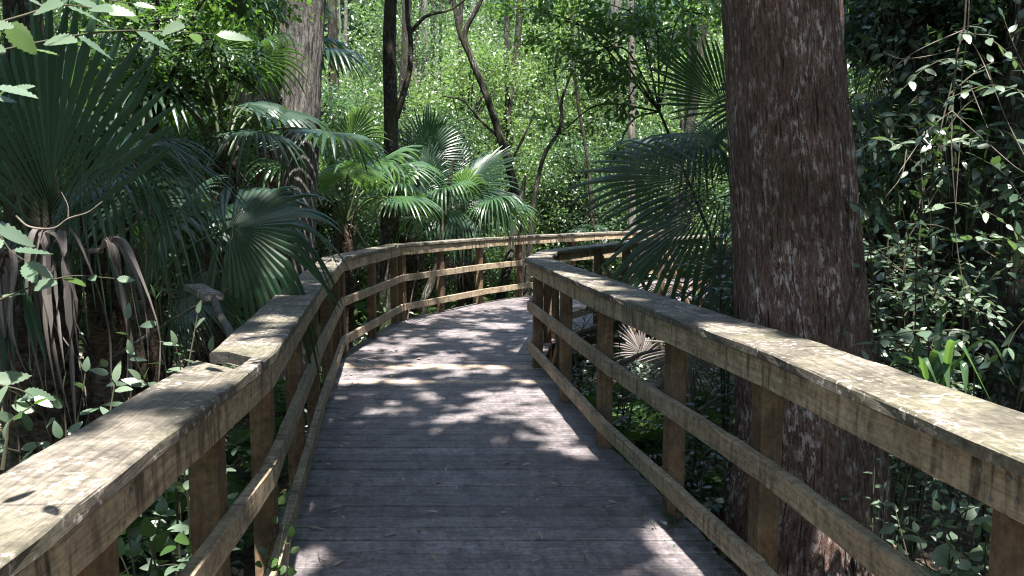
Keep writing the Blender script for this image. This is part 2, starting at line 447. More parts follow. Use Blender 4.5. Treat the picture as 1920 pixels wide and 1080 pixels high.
def fan_blade(mb, hub, d, nrmv, Rr, spread=150, nseg=44, fold=0.25, droop=0.35, costa=0.18, split=0.45, seed=0, mat=0, dead=False):
    """costapalmate fan: pleated segments joined near the hub, split and drooping towards their tips"""
    r = np.random.default_rng(seed)
    d = nrm(d); n = nrm(np.asarray(nrmv) - np.dot(nrmv, d) * d); x = np.cross(d, n)
    am = R(spread); da = 2 * am / nseg
    K = 9
    Vs, fs = [], []
    for i in range(nseg):
        a = -am + (i + 0.5) * da
        q = abs(a) / am
        L = Rr * (1 - 0.30 * q ** 2) * r.uniform(0.88, 1.04)
        if dead and r.random() < 0.35: L *= r.uniform(0.4, 0.8)
        tb = costa * Rr * max(0, 1 - q * 1.15)
        sp = split * Rr * r.uniform(0.92, 1.1)
        rr = np.concatenate([np.linspace(0.0, sp, 3), np.linspace(sp, L, K - 2)[1:]])
        wj = 2 * rr * math.tan(da / 2) * (1.0)
        w = np.where(rr <= sp, wj, 2 * sp * math.tan(da / 2) * np.clip((L - rr) / (L - sp), 0, 1) ** 0.55)
        w = np.maximum(w, 0.0015)
        aj = a + r.normal(0, 0.03) * np.clip((rr - sp) / (L - sp), 0, 1)
        dirx, diry = np.sin(aj), np.cos(aj)
        px = rr * dirx; py = tb + rr * diry - (0.05 * Rr if q > 0.9 else 0)
        sx, sy = np.cos(aj), -np.sin(aj)
        rise = 0.30 * np.where(rr <= sp, w, w)
        zf = -fold * np.abs(px) * (0.5 + 0.5 * np.clip(rr / Rr, 0, 1)) - 0.25 * costa * (py.clip(0) / Rr) ** 2 * Rr
        out = np.clip((rr - sp * 0.7) / (Rr - sp * 0.7), 0, 1.2)
        sag = droop * r.uniform(0.55, 1.35) * Rr * out ** 2
        if dead: sag = sag * r.uniform(0.7, 1.4)
        P3 = hub + px[:, None] * x + py[:, None] * d + zf[:, None] * n
        S3 = sx[:, None] * x + sy[:, None] * d
        Le = P3 - S3 * (w / 2)[:, None]; Ri = P3 + S3 * (w / 2)[:, None]; Mi = P3 + n * rise[:, None]
        V = np.stack([Le, Mi, Ri], 1)
        # the sag bends each strip towards the ground keeping its length roughly
        V[:, :, 2] -= sag[:, None]
        pull = (0.45 * sag)[:, None]
        hd = nrm(np.array([dirx[-1] * x[0] + diry[-1] * d[0], dirx[-1] * x[1] + diry[-1] * d[1], 0.0]))
        V -= pull[:, None] * hd[None, None] * 0.8
        b = len(Vs) and sum(len(v) for v in Vs)
        Vs.append(V.reshape(-1, 3))
        for k in range(K - 1):
            p = b + k * 3
            fs.append((p, p + 1, p + 4, p + 3)); fs.append((p + 1, p + 2, p + 5, p + 4))
    mb.add(np.concatenate(Vs), [np.array(fs)], mat)

def frond(parent, crown, hub, Rr, d=None, n=None, spread=150, droop=0.35, fold=0.25, costa=0.2, seed=0, mat='palm', name='frond', arch=0.15, nseg=44, split=0.45, pet=0.011):
    """one leaf of a fan palm: stalk from the crown to the hub, then the fan"""
    crown, hub = np.asarray(crown, float), np.asarray(hub, float)
    ln = np.linalg.norm(hub - crown)
    mid = (crown + hub) / 2 + np.array([0, 0, arch * ln])
    path = curve([crown, mid, hub], 10)
    if d is None: d = nrm(path[-1] - path[-2])
    if n is None: n = np.array([0, 0, 1.0]) + 0.001
    mb = MB()
    fan_blade(mb, hub, d, n, Rr, spread, nseg, fold, droop, costa, split, seed, 0, dead=(mat == 'dead'))
    fr = mb.build(name, M[mat], parent, smooth=False)
    mb = MB()
    tube(mb, path, np.linspace(pet * 1.5, pet * 0.7, len(path)), 6)
    mb.build('stalk', M['petiole'] if mat != 'dead' else M['dead'], fr, smooth=True)
    return fr

def palm(label, base, top, r, group=None, name='fan_palm', n=12, Rr=0.75, pet=1.0, seed=0, mat='palm', dead=3, heroes=(), elev=(5, 75), az=None, droop=0.4, lean=0.0, trunk=True):
    q = np.random.default_rng(seed + 100)
    base = np.asarray(base, float); top = np.asarray(top, float)
    t = thing(name, label, 'palm', base, group)
    if trunk:
        pts = curve([base, (base * 0.5 + top * 0.5) + np.array([lean, 0, 0]), top], 22)
        mb = MB(); rad = np.linspace(r * 1.15, r, len(pts)); rad[-3:] *= (1, 0.85, 0.5)
        tube(mb, pts, rad, 20, 0, bark=r * 0.12, seed=seed, vs=3)
        # leaf boots: old stalk stubs criss-crossing up the trunk
        for k in range(int(26 * np.linalg.norm(top - base))):
            f = q.uniform(0.1, 1.0); a = q.uniform(0, 6.283)
            p = np.array([np.interp(f, np.linspace(0, 1, len(pts)), pts[:, c]) for c in range(3)])
            o = np.array([math.cos(a), math.sin(a), 0])
            tube(mb, [p + o * r * 0.85, p + o * r * 1.12 + (0, 0, 0.09), p + o * r * 1.35 + (0, 0, 0.2)], [0.022, 0.018, 0.012], 5, 0)
        mb.build('trunk', M['palm_bark'], t, smooth=True)
    for k in range(n):
        a = q.uniform(0, 6.283) if az is None else R(q.uniform(*az))
        e = R(q.uniform(*elev)); L = pet * q.uniform(0.75, 1.15)
        dv = np.array([math.cos(a) * math.cos(e), math.sin(a) * math.cos(e), math.sin(e)])
        hub = top + dv * L
        dd = nrm(dv * np.array([1, 1, 0.55]) - np.array([0, 0, 0.25]))
        frond(t, top, hub, Rr * q.uniform(0.8, 1.1), d=dd, spread=q.uniform(110, 155), droop=droop * q.uniform(0.6, 1.4), fold=q.uniform(0.15, 0.45), seed=seed * 50 + k, mat=mat, nseg=int(q.integers(26, 36)))
    for k in range(dead):
        a = q.uniform(0, 6.283); L = pet * q.uniform(0.5, 0.8)
        hub = top + np.array([math.cos(a) * L * 0.55, math.sin(a) * L * 0.55, -L * 0.35])
        frond(t, top, hub, Rr * 0.7, d=np.array([math.cos(a) * 0.4, math.sin(a) * 0.4, -1.0]), n=np.array([math.cos(a), math.sin(a), 0.3]), spread=60, droop=0.15, fold=0.6, seed=seed * 50 + 30 + k, mat='dead', name='dead_frond', nseg=24)
    for h in heroes:
        h = dict(h); frond(t, h.pop('crown', top), h.pop('hub'), h.pop('R', Rr), **h)
    return t

# ------------------------------------------------------------------ ground
gx = np.concatenate([np.linspace(-90, -12, 20)[:-1], np.linspace(-12, 12, 97), np.linspace(12, 90, 20)[1:]])
gy = np.concatenate([np.linspace(-60, -4, 12)[:-1], np.linspace(-4, 24, 113), np.linspace(24, 140, 25)[1:]])
GX, GY = np.meshgrid(gx, gy)
def ground_z(x, y):
    return -0.72 + 0.10 * vnoise(np.asarray(x) * 0.5, np.asarray(y) * 0.5, 3) + 0.05 * vnoise(np.asarray(x) * 1.7, np.asarray(y) * 1.7, 4)
V = np.stack([GX, GY, ground_z(GX, GY)], -1).reshape(-1, 3)
nx = len(gx); i, j = np.meshgrid(np.arange(nx - 1), np.arange(len(gy) - 1)); q = (j * nx + i).ravel()
m, nt, B = new_mat('forest floor')
tc = nt.nodes.new('ShaderNodeTexCoord')
n1 = noise(nt, tc.outputs['Object'], 14, 6, 0.7); n2 = noise(nt, tc.outputs['Object'], 1.2, 4)
c = ramp(nt, n1, [(0.35, (0.03, 0.022, 0.014)), (0.5, (0.085, 0.06, 0.04)), (0.68, (0.20, 0.155, 0.11))])
c = mix(nt, ramp(nt, n2, [(0.45, 0.0), (0.65, 0.75)]), c, (0.05, 0.075, 0.02))
nt.links.new(c, B.inputs['Base Color']); B.inputs['Roughness'].default_value = 0.95
bump(nt, B, n1, 1.0, 0.05)
mb = MB(); mb.add(V, [np.stack([q, q + 1, q + nx + 1, q + nx], 1)])
tag(mb.build('ground', m, smooth=True), kind='structure')

# ------------------------------------------------------------------ boardwalk and railings
LP = [(-0.64, -1.2), (-0.885, 2.77), (-1.345, 5.40), (-1.74, 7.90), (-1.50, 10.52), (-0.45, 12.5), (0.30, 13.50), (1.6, 15.0), (3.9, 17.2), (8.0, 20.5)]
RP = [(1.42, -1.2), (0.94, 2.83), (0.57, 4.76), (0.155, 7.60)]
RP2 = [(0.155, 7.60), (0.36, 9.10), (1.12, 10.45), (1.85, 11.8), (3.7, 14.2), (7.5, 17.4)]
def offset(poly, d):
    """poly moved d to the right of its direction of travel, mitred"""
    p = np.asarray(poly, float); t = nrm(np.diff(p, axis=0)); nn = np.stack([t[:, 1], -t[:, 0]], 1)
    out = [p[0] + nn[0] * d]
    for k in range(1, len(p) - 1):
        b = nrm(nn[k - 1] + nn[k]); out.append(p[k] + b * d / max(0.5, float(np.dot(b, nn[k]))))
    out.append(p[-1] + nn[-1] * d)
    return np.array(out)
def at_len(poly, n):
    p = np.asarray(poly, float); s = np.concatenate([[0], np.cumsum(np.linalg.norm(np.diff(p, axis=0), axis=1))])
    u = np.linspace(0, s[-1], n)
    return np.stack([np.interp(u, s, p[:, 0]), np.interp(u, s, p[:, 1])], 1)

deckL = offset(LP, -0.13); deckR = offset(RP[:-1] + RP2[0:], 0.13)
mb = MB()
y = -1.0; k = 0
edges = []
while y < 7.28:
    edges.append((np.array([np.interp(y, deckL[:4, 1], deckL[:4, 0]) + rng.normal(0, 0.008), y]), np.array([np.interp(y, deckR[:4, 1], deckR[:4, 0]) + rng.normal(0, 0.012), y]))); y += 0.142
la = [edges[-1][0]] + [p for p in deckL if p[1] > 7.3]; ra = [edges[-1][1]] + [p for p in deckR if p[1] > 7.3]
NA = 72
for a, b in zip(at_len(la, NA)[1:], at_len(ra, NA)[1:]): edges.append((a, b))
for k in range(len(edges) - 1):
    (a0, b0), (a1, b1) = edges[k], edges[k + 1]
    g = 0.0042 * rng.uniform(0.5, 1.5) / 0.142
    A0, A1 = a0 + (a1 - a0) * g, a1 - (a1 - a0) * g; B0, B1 = b0 + (b1 - b0) * g, b1 - (b1 - b0) * g
    yy = (a0[1] + a1[1]) / 2
    pale = abs(yy - 7.54) < 0.075 or abs(yy - 6.93) < 0.072
    dz = rng.normal(0, 0.0016)
    prism(mb, A0, B0, B1, A1, -0.04 + dz, dz, 0.005, n=10, jit=0.0004, mat=1 if pale else 0)
boardwalk = tag(mb.build('boardwalk', [M['deck'], M['deck_new']]), kind='structure')
mb = MB()
for d, poly in ((0.03, LP), (-0.03, RP), (-0.03, RP2)):
    o1, o2 = offset(poly, d), offset(poly, d + (0.05 if d > 0 else -0.05))
    for a in range(len(poly) - 1): prism(mb, o1[a], o1[a + 1], o2[a + 1], o2[a], -0.26, -0.046, mat=0)
mb.build('joist', M['darkwood'], boardwalk)

def railing(label, poly, side, over, posts, capskip=(), name='boardwalk_railing', base=None, capw=0.29):
    """side +1: the walk lies to the right of the poly's travel; posts: list of (x, y, angle)"""
    t = thing(name, label, 'railing', base if base is not None else (poly[0][0], poly[0][1], 0))
    ci, co = offset(poly, side * over), offset(poly, side * (over - capw))
    f0, f1 = offset(poly, 0), offset(poly, -side * 0.038)
    r0 = offset(poly, side * 0.004)
    N = len(poly) - 1
    def run(nm, mat, a_, b_, z0, z1, c=0.004):
        for k in range(N):
            u = nrm(a_[k + 1] - a_[k]) * 0.0015
            mb = MB(); zz = rng.normal(0, 0.0025, 2)
            prism(mb, a_[k] + u, a_[k + 1] - u, b_[k + 1] - u, b_[k] + u, z0, z1, c, zs=zz)
            mb.build(nm, M[mat], t)
    for k in range(N):
        if k in capskip: continue
        u = nrm(ci[k + 1] - ci[k]) * 0.0015
        mb = MB(); prism(mb, ci[k] + u, ci[k + 1] - u, co[k + 1] - u, co[k] + u, 1.03, 1.07, 0.006)
        mb.build('cap_rail', M['cap'], t)
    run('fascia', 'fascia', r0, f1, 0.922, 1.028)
    run('middle_rail', 'rail', r0, f1, 0.557, 0.648)
    run('lower_rail', 'rail', r0, f1, 0.148, 0.240)
    for (x, y, a) in posts: post_mb(x, y, a, z1=1.027).build('post', M['post'], t)
    return t

def along(poly, ys, off):
    """post centres at these y's, off metres outside the inner face (to the right of travel if positive)"""
    o = offset(poly, off); out = []
    for y in ys:
        for k in range(len(o) - 1):
            if o[k][1] <= y <= o[k + 1][1] or k == len(o) - 2:
                f = (y - o[k][1]) / (o[k + 1][1] - o[k][1]); p = o[k] + (o[k + 1] - o[k]) * f
                d = o[k + 1] - o[k]; out.append((p[0], p[1], math.atan2(d[1], d[0]))); break
    return out

# left-hand railing, with the notch cut out of its cap
PO = 0.038 + 0.0465
left = railing('long weathered railing with a square notch cut out of its mossy cap', LP, 1, 0.022,
               along(LP, [0.35, 1.55, 2.30, 3.08, 4.28, 5.45, 6.65, 7.80, 8.05, 9.25, 10.38, 10.64, 11.5, 12.52, 13.4, 14.6, 15.9, 17.3, 18.8], -PO), capskip=(0,), base=(-0.95, 2.77, 0), capw=0.235)
ci, co = offset(LP, 0.022), offset(LP, 0.022 - 0.235)
def onseg(a, b, y): f = (y - a[1]) / (b[1] - a[1]); return a + (b - a) * f
mb = MB()
i0, i1 = ci[0], ci[1]; o0, o1 = co[0], co[1]
yi, yo = (2.41, 2.59), (2.60, 2.81)
na, nb = onseg(i0, i1, yi[0]), onseg(i0, i1, yi[1]); oa, ob_ = onseg(o0, o1, yo[0]), onseg(o0, o1, yo[1])
mid_a, mid_b = na + (oa - na) * 0.25, nb + (ob_ - nb) * 0.25
prism(mb, i0, na - (0, 0.001), oa, o0, 1.03, 1.07, 0.006, u0=3.0, end=1)
prism(mb, na, nb, mid_b, mid_a, 1.03, 1.07, 0.004, n=3, u0=3.0 + 3.6, jit=0, end=1)
prism(mb, nb + (0, 0.001), i1 - (0, 0.001), o1 - (0, 0.001), ob_, 1.03, 1.07, 0.006, n=4, u0=3.0 + 3.9, jit=0.0005, end=1)
cap = mb.build('cap_rail', [M['cap'], M['shaded_endgrain']], left)
cap['label'] = 'mossy cap board with a square notch cut in its outer edge'

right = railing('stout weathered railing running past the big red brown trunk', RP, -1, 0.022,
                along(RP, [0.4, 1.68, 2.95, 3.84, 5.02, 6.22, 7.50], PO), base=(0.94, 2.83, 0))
far_right = railing('railing beyond the corner, propped on its outer face by slanting braces', RP2, -1, 0.04,
                along(RP2, [7.75, 8.9, 9.2, 10.35, 11.3, 12.4, 13.6, 15.2], PO), base=(1.1, 10.4, 0), capw=0.24)
for (x, y, a) in along(RP2, [10.35, 11.3, 12.4], PO):
    mb = MB(); nn = np.array([math.sin(a), -math.cos(a)])
    tt = np.array([math.cos(a), math.sin(a)]) * 0.022
    p0, p1 = np.array([x, y]) + nn * 0.05, np.array([x, y]) + nn * 0.55
    Vb = []
    for (p, z) in ((p0, 0.92), (p1, -0.10)):
        for (s1, dz) in ((-1, -0.05), (1, -0.05), (1, 0.05), (-1, 0.05)): Vb.append((*(p + tt * s1), z + dz))
    mb.add(np.array(Vb), [np.array([(0, 1, 5, 4), (1, 2, 6, 5), (2, 3, 7, 6), (3, 0, 4, 7), (3, 2, 1, 0), (4, 5, 6, 7)])], 0, np.array(Vb)[:, [2, 0]])
    mb.build('brace', M['post'], far_right)
# screw heads where the boards meet the posts
def screws(parent, pts, nrmv):
    for p in pts:
        mb = MB(); n = nrm(nrmv); tube(mb, [np.asarray(p), np.asarray(p) + n * 0.003], 0.0055, 10)
        mb.add([np.asarray(p) + n * 0.003 + 0.0055 * (math.cos(t) * np.cross(n, (0, 0, 1)) + math.sin(t) * np.array([0, 0, 1.0])) for t in np.linspace(0, 2 * math.pi, 10, endpoint=False)], [np.array([list(range(10))])])
        mb.build('screw', M['steel'], parent)
for (px, py) in ((1893, 895), (1907, 939), (1388, 662), (1389, 702), (1386, 888)):
    q = G(px, py, 0.6)
    # on the inner face of the right-hand railing
    k = 0 if py > 800 and px > 1500 else 1
    a, b = offset(RP, -0.004)[k], offset(RP, -0.004)[k + 1]
    d = np.array([q[0], q[1], 0.6 - EYE])
    tpar = (a[0] * (b[1] - a[1]) - a[1] * (b[0] - a[0])) / (d[0] * (b[1] - a[1]) - d[1] * (b[0] - a[0]))
    pt = np.array([0, 0, EYE]) + d * tpar
    screws(right, [pt], [-(b[1] - a[1]), b[0] - a[0], 0])

for par, poly, sg, ys in ((right, RP, -1, (1.68, 2.95, 3.84, 5.02, 6.22)), (left, LP, 1, (1.55, 2.30, 3.08, 4.28, 5.45))):
    o_ = offset(poly, sg * 0.0045)
    for y in ys:
        k = max(i for i in range(len(o_) - 1) if o_[i][1] <= y); f = (y - o_[k][1]) / (o_[k + 1][1] - o_[k][1]); p = o_[k] + (o_[k + 1] - o_[k]) * f; d = o_[k + 1] - o_[k]
        screws(par, [(p[0], p[1] + dy, z) for z, dy in ((1.0, 0.02), (0.945, -0.02), (0.63, 0.02), (0.58, -0.015), (0.22, 0.015), (0.17, -0.02))], [sg * d[1], -sg * d[0], 0])
# ------------------------------------------------------------------ leaf litter on the walk
def litter_mesh(name, seed, L, wd, curl, mat):
    T = near_leaf(wd, fold=0.25, curl=curl, rows=9)
    mb = MB(); mb.add(T[0] * L - np.array([0, L / 2, 0]), T[1]); return mb.mesh(name, mat)
lm = [litter_mesh('fallen_leaf', 1, 0.062, 0.42, 0.15, M['litter']), litter_mesh('fallen_leaf', 2, 0.05, 0.5, -0.2, M['litter']), litter_mesh('fallen_leaf', 3, 0.085, 0.25, 0.1, M['litter']), litter_mesh('fallen_leaf', 4, 0.04, 0.45, 0.3, M['litter'])]
spots = [(735, 705, 'curled dead leaf lying alone between the two pale planks', 1.5, 1), (615, 871, 'pale folded dead leaf near the lower rail of the notched railing', 1.2, 1), (595, 989, 'long narrow yellowing leaf lying by the notched railing', 1.2, 2), (820, 902, 'small tan leaf in the middle of the shaded planks', 1, 2), (626, 950, 'thin curled leaf on a dark plank beside the lower rail', 1, 2), (1150, 940, None, 1, 0), (985, 870, None, 1, 0), (950, 866, None, 1, 0), (1040, 906, None, .8, 0)]
spots += [(x, y, None, s, int(k)) for x, y, s, k in zip(rng.uniform(560, 1180, 44), rng.uniform(700, 1060, 44), rng.uniform(0.5, 1.0, 44), rng.integers(0, 4, 44)) if 660 - (y - 690) * 0.3 < x < 985 + (y - 700) * 0.7]
spots += [(x, y, None, s, int(k)) for x, y, s, k in zip(rng.uniform(700, 975, 24), rng.uniform(580, 690, 24), rng.uniform(0.7, 1.3, 24), rng.integers(0, 4, 24))]
spots += [(960 - 1440 * (abs(np.interp(y, [p[1] for p in LP], [p[0] for p in LP])) - e) / y, 385 + 1440 * 1.6 / y, None, s, int(k)) for y, e, s, k in zip(rng.uniform(3.4, 8, 22), rng.uniform(0.02, 0.25, 22) ** 1.0, rng.uniform(0.6, 1.2, 22), rng.integers(0, 4, 22))]
for (px, py, lb, s, k) in spots:
    o = bpy.data.objects.new('fallen_leaf', lm[k]); COL.objects.link(o)
    g = G(px, py, 0.008 * s + 0.004); o.location = g; o.scale = (s, s, s)
    o.rotation_euler = (rng.normal(0, 0.12), rng.normal(0, 0.2), rng.uniform(0, 6.28))
    if lb: tag(o, lb, 'leaf')
    else: tag(o, 'small dry fallen leaf scattered on the grey planks', 'leaf', 'dry leaves scattered on the walk')
for (pts, lb) in ((((1131, 935), (1134, 950), (1148, 968)), 'thin bent twig lying by the lower rail of the trunk side railing'), (((1094, 1036), (1099, 1050), (1096, 1058)), 'short thin twig lying across plank gaps near the walk edge'), (((596, 1034), (600, 1048), (612, 1052)), 'tiny curled twig on a dark plank by the notched railing')):
    mb = MB(); tube(mb, curve([G(x, y, 0.006 + 0.01 * (k == 1)) for k, (x, y) in enumerate(pts)], 8), 0.0025, 5)
    tag(mb.build('twig', M['twig']), lb, 'twig')

# ------------------------------------------------------------------ trees that frame the walk
CANOPY = []      # (tree empty, x, y) of the trees whose crowns close over the walk
def tree(label, pts, radii, bark, ns=40, amp=0.02, n=90, group=None, name='tree', seed=0, ridges=9, limbs=(), vs=1.0, smooth=True):
    pts = np.asarray(pts, float); p = curve(pts, n)
    rad = np.interp(np.linspace(0, 1, len(p)), np.linspace(0, 1, len(radii)), radii)
    t = thing(name, label, 'tree', p[0], group)
    mb = MB(); tube(mb, p, rad, ns, bark=amp, seed=seed, ridges=ridges, vs=vs)
    mb.build('trunk', M[bark], t, smooth=smooth)
    for (lp, lr) in limbs:
        mb = MB(); q = curve(lp, 26); tube(mb, q, np.linspace(lr[0], lr[1], len(q)), 14, bark=amp * 0.6, seed=seed + 3, ridges=5)
        mb.build('limb', M[bark], t, smooth=smooth)
    return t

Y1 = 4.25
b1 = P(1462, 0, Y1); b2 = P(1479, 300, Y1); b3 = P(1500, 600, Y1)
sl1 = (b1 - b3) / (b1[2] - b3[2])
t1 = tree('massive red brown trunk with flaking bark and flared base beside the railing',
          [b3 + np.array([0.10, 0.02, -1.95]), b3 + np.array([0.06, 0.01, -1.2]), P(1516, 840, Y1), b3, b2, b1, b1 + sl1 * 2.2, b1 + sl1 * 4.4, b1 + sl1 * 6.6],
          [0.62, 0.46, 0.405, 0.350, 0.322, 0.302, 0.28, 0.25, 0.2], 'cypress', ns=320, amp=0.022, n=460, seed=4, ridges=12)
CANOPY.append((t1, b1 + sl1 * 4.0))
Y2 = 8.6
a1, a2, a3 = P(574, 0, Y2), P(563, 300, Y2), P(551, 500, Y2)
sl2 = (a1 - a3) / (a1[2] - a3[2])
t2 = tree('tall straight grey trunk with furrowed bark behind the notched railing',
          [a3 + np.array([-0.03, 0, -1.9]), a3 + np.array([-0.02, 0, -0.9]), a3, a2, a1, a1 + sl2 * 2.5, a1 + sl2 * 5],
          [0.36, 0.255, 0.225, 0.196, 0.198, 0.18, 0.15], 'grey_bark', ns=160, amp=0.013, n=300, seed=11, ridges=10)
CANOPY.append((t2, a1 + sl2 * 3.5))
Y3 = 13.0
t3 = tree('dark forked tree with white lichen spots behind the bend railing',
          [P(731, 640, Y3), P(730, 440, Y3), P(733, 300, Y3), P(733, 200, Y3), P(730, 90, Y3), P(735, -60, Y3), P(742, -300, Y3)], [0.19, 0.15, 0.125, 0.12, 0.105, 0.09, 0.06], 'dark_bark', ns=40, amp=0.012, n=140, seed=21,
          limbs=[([P(738, 235, Y3), P(752, 190, Y3 - 0.1), P(768, 130, Y3 - 0.1), P(770, 80, Y3), P(763, 10, Y3), P(768, -120, Y3)], (0.055, 0.03)),
                 ([P(770, 60, Y3), P(800, 30, Y3), P(850, 15, Y3 + 0.2), P(905, -30, Y3)], (0.03, 0.012))])
Y4 = 15.0
t4 = tree('slender dark tree leaning over from behind the bend railing',
          [P(972, 640, Y4), P(978, 470, Y4), P(968, 370, Y4), P(945, 280, Y4), P(912, 180, Y4), P(882, 105, Y4), P(872, 60, Y4), P(900, 5, Y4), P(935, -80, Y4)], [0.11, 0.09, 0.08, 0.075, 0.068, 0.06, 0.05, 0.035, 0.02], 'dark_bark', ns=28, amp=0.012, n=110, seed=31,
          limbs=[([P(884, 110, Y4), P(862, 60, Y4), P(850, 0, Y4), P(830, -90, Y4)], (0.06, 0.03)), ([P(938, 260, Y4), P(900, 225, Y4), P(870, 190, Y4), P(830, 180, Y4)], (0.03, 0.01)), ([P(955, 310, Y4), P(985, 250, Y4), P(1003, 210, Y4)], (0.03, 0.01))])
Y5 = 14.6
t5 = tree('thin crooked sapling curving up behind the bend railing',
          [P(985, 600, Y5), P(996, 430, Y5), P(1008, 340, Y5), P(1022, 288, Y5), P(1051, 238, Y5), P(1053, 190, Y5), P(1066, 150, Y5), P(1085, 90, Y5), P(1080, 0, Y5)], [0.06, 0.048, 0.042, 0.038, 0.034, 0.028, 0.022, 0.016, 0.01], 'dark_bark', ns=16, amp=0.006, n=90, seed=41,
          limbs=[([P(1052, 215, Y5), P(1046, 180, Y5), P(1040, 140, Y5), P(1044, 90, Y5)], (0.02, 0.008)), ([P(1045, 248, Y5), P(1030, 222, Y5), P(1018, 195, Y5)], (0.016, 0.006))])
tree('leaning brown sapling trunk crossing behind the middle rail of the bend', [P(786, 640, 12.6), P(795, 570, 12.6), P(812, 520, 12.7), P(826, 470, 12.8), P(833, 400, 12.9), P(850, 300, 13.0)], [0.085, 0.075, 0.07, 0.065, 0.05, 0.02], 'dark_bark', ns=20, amp=0.006, n=50, seed=51)
tree('slanted trunk behind the last bend post', [P(925, 640, 14.4), P(938, 560, 14.4), P(955, 480, 14.5), P(968, 420, 14.6), P(985, 330, 14.8)], [0.12, 0.10, 0.09, 0.08, 0.03], 'dark_bark', ns=20, amp=0.006, n=50, seed=52)
tree('pale straight trunk far off above the corner of the walk', [P(1155, 520, 21), P(1156, 300, 21), P(1155, 150, 21), P(1152, -200, 21)], [0.24, 0.19, 0.17, 0.12], 'pale_bark', ns=24, amp=0.01, n=80, seed=53)
tree('pale trunk half hidden behind the tall grey trunk', [P(530, 520, 15), P(535, 250, 15), P(540, 60, 15), P(541, -200, 15)], [0.26, 0.22, 0.2, 0.16], 'pale_bark', ns=24, amp=0.01, n=80, seed=54)
tree('dark distant trunk above the fan palm fronds by the massive trunk', [P(1290, 520, 17), P(1294, 250, 17), P(1298, 60, 17), P(1299, -200, 17)], [0.17, 0.13, 0.105, 0.08], 'dark_bark', ns=20, amp=0.01, n=70, seed=55)
t9 = tree('dark trunk standing behind the huge upright palm frond', [P(75, 640, 5.4), P(60, 300, 5.4), P(48, 100, 5.4), P(40, -40, 5.4), P(30, -500, 5.4), P(30, -900, 5.4)], [0.24, 0.15, 0.12, 0.11, 0.10, 0.09], 'dark_bark', ns=40, amp=0.012, n=120, seed=56)
CANOPY.append((t9, P(30, -700, 5.4)))
t10 = tree('black leaning trunk in the shaded thicket behind the massive trunk', [P(1800, 620, 6.3), P(1775, 440, 6.3), P(1752, 300, 6.3), P(1722, 150, 6.3), P(1672, 0, 6.3), P(1640, -100, 6.3), P(1500, -600, 6.3)], [0.24, 0.20, 0.19, 0.17, 0.16, 0.15, 0.1], 'dark_bark', ns=40, amp=0.012, n=120, seed=57)
CANOPY.append((t10, P(1560, -420, 6.3)))
t11 = tree('thick dark trunk rising at the shaded end of the railing thicket', [P(1900, 760, 5.6), P(1880, 560, 5.6), P(1900, 380, 5.6), P(1925, 200, 5.6), P(1950, 0, 5.6), P(1990, -400, 5.6), P(2000, -800, 5.6)], [0.38, 0.25, 0.22, 0.2, 0.19, 0.17, 0.12], 'dark_bark', ns=40, amp=0.016, n=120, seed=58)
CANOPY.append((t11, P(1990, -600, 5.6)))

# ------------------------------------------------------------------ the crowns that close over the walk, with the gaps the sun comes through
LIT = []
def lit(p, r): LIT.append((np.asarray(p, float), r + 0.07))
for (px, py, r) in ((930, 745, .22), (975, 770, .2), (1060, 815, .2), (1075, 850, .16), (860, 785, .14), (680, 708, .24), (760, 716, .15), (830, 686, .22), (960, 688, .2), (690, 662, .24), (780, 640, .2), (850, 622, .2), (930, 570, .25), (960, 562, .25), (900, 640, .14), (1100, 965, .09), (1050, 950, .06), (1190, 1062, .14), (1080, 1068, .12), (960, 1076, .08), (720, 770, .10), (1150, 1052, .1), (740, 655, .2), (880, 600, .2), (820, 665, .16), (900, 655, .12), (1010, 800, .12), (990, 740, .2), (900, 770, .12), (650, 700, .12), (1120, 975, .07), (700, 1068, .06), (860, 950, .04), (780, 880, .03)):
    lit(G(px, py, 0.0), r - 0.04 if py < 880 else r * 0.8 - 0.09)
for (x, y, r) in ((-0.90, 1.35, .26), (-.92, 1.65, .17), (-1.05, 3.3, .1), (-1.1, 3.5, .12), (1.18, 1.55, .3), (1.12, 2.0, .26), (1.07, 2.4, .2), (1.0, 2.85, .24), (.92, 3.15, .15), (.33, 6.5, .07), (.42, 6.0, .08), (.5, 5.3, .07), (0.27, 7.3, .06), (-.8, .9, .2), (-.9, 1.55, .2), (-1.15, 3.6, .1), (-1.45, 5.3, .07), (-1.55, 6.3, .06), (1.25, 1.2, .3), (1.1, 1.8, .28), (1.05, 2.62, .2), (.3, 6.9, .06), (.46, 5.65, .07), (.7, 4.3, .06), (-1.75, 9.6, .1), (-1.0, 11.6, .12), (-.2, 13, .2), (.6, 14, .25), (1.3, 14.8, .3)):
    lit((x, y, 1.07), r * 1.25)
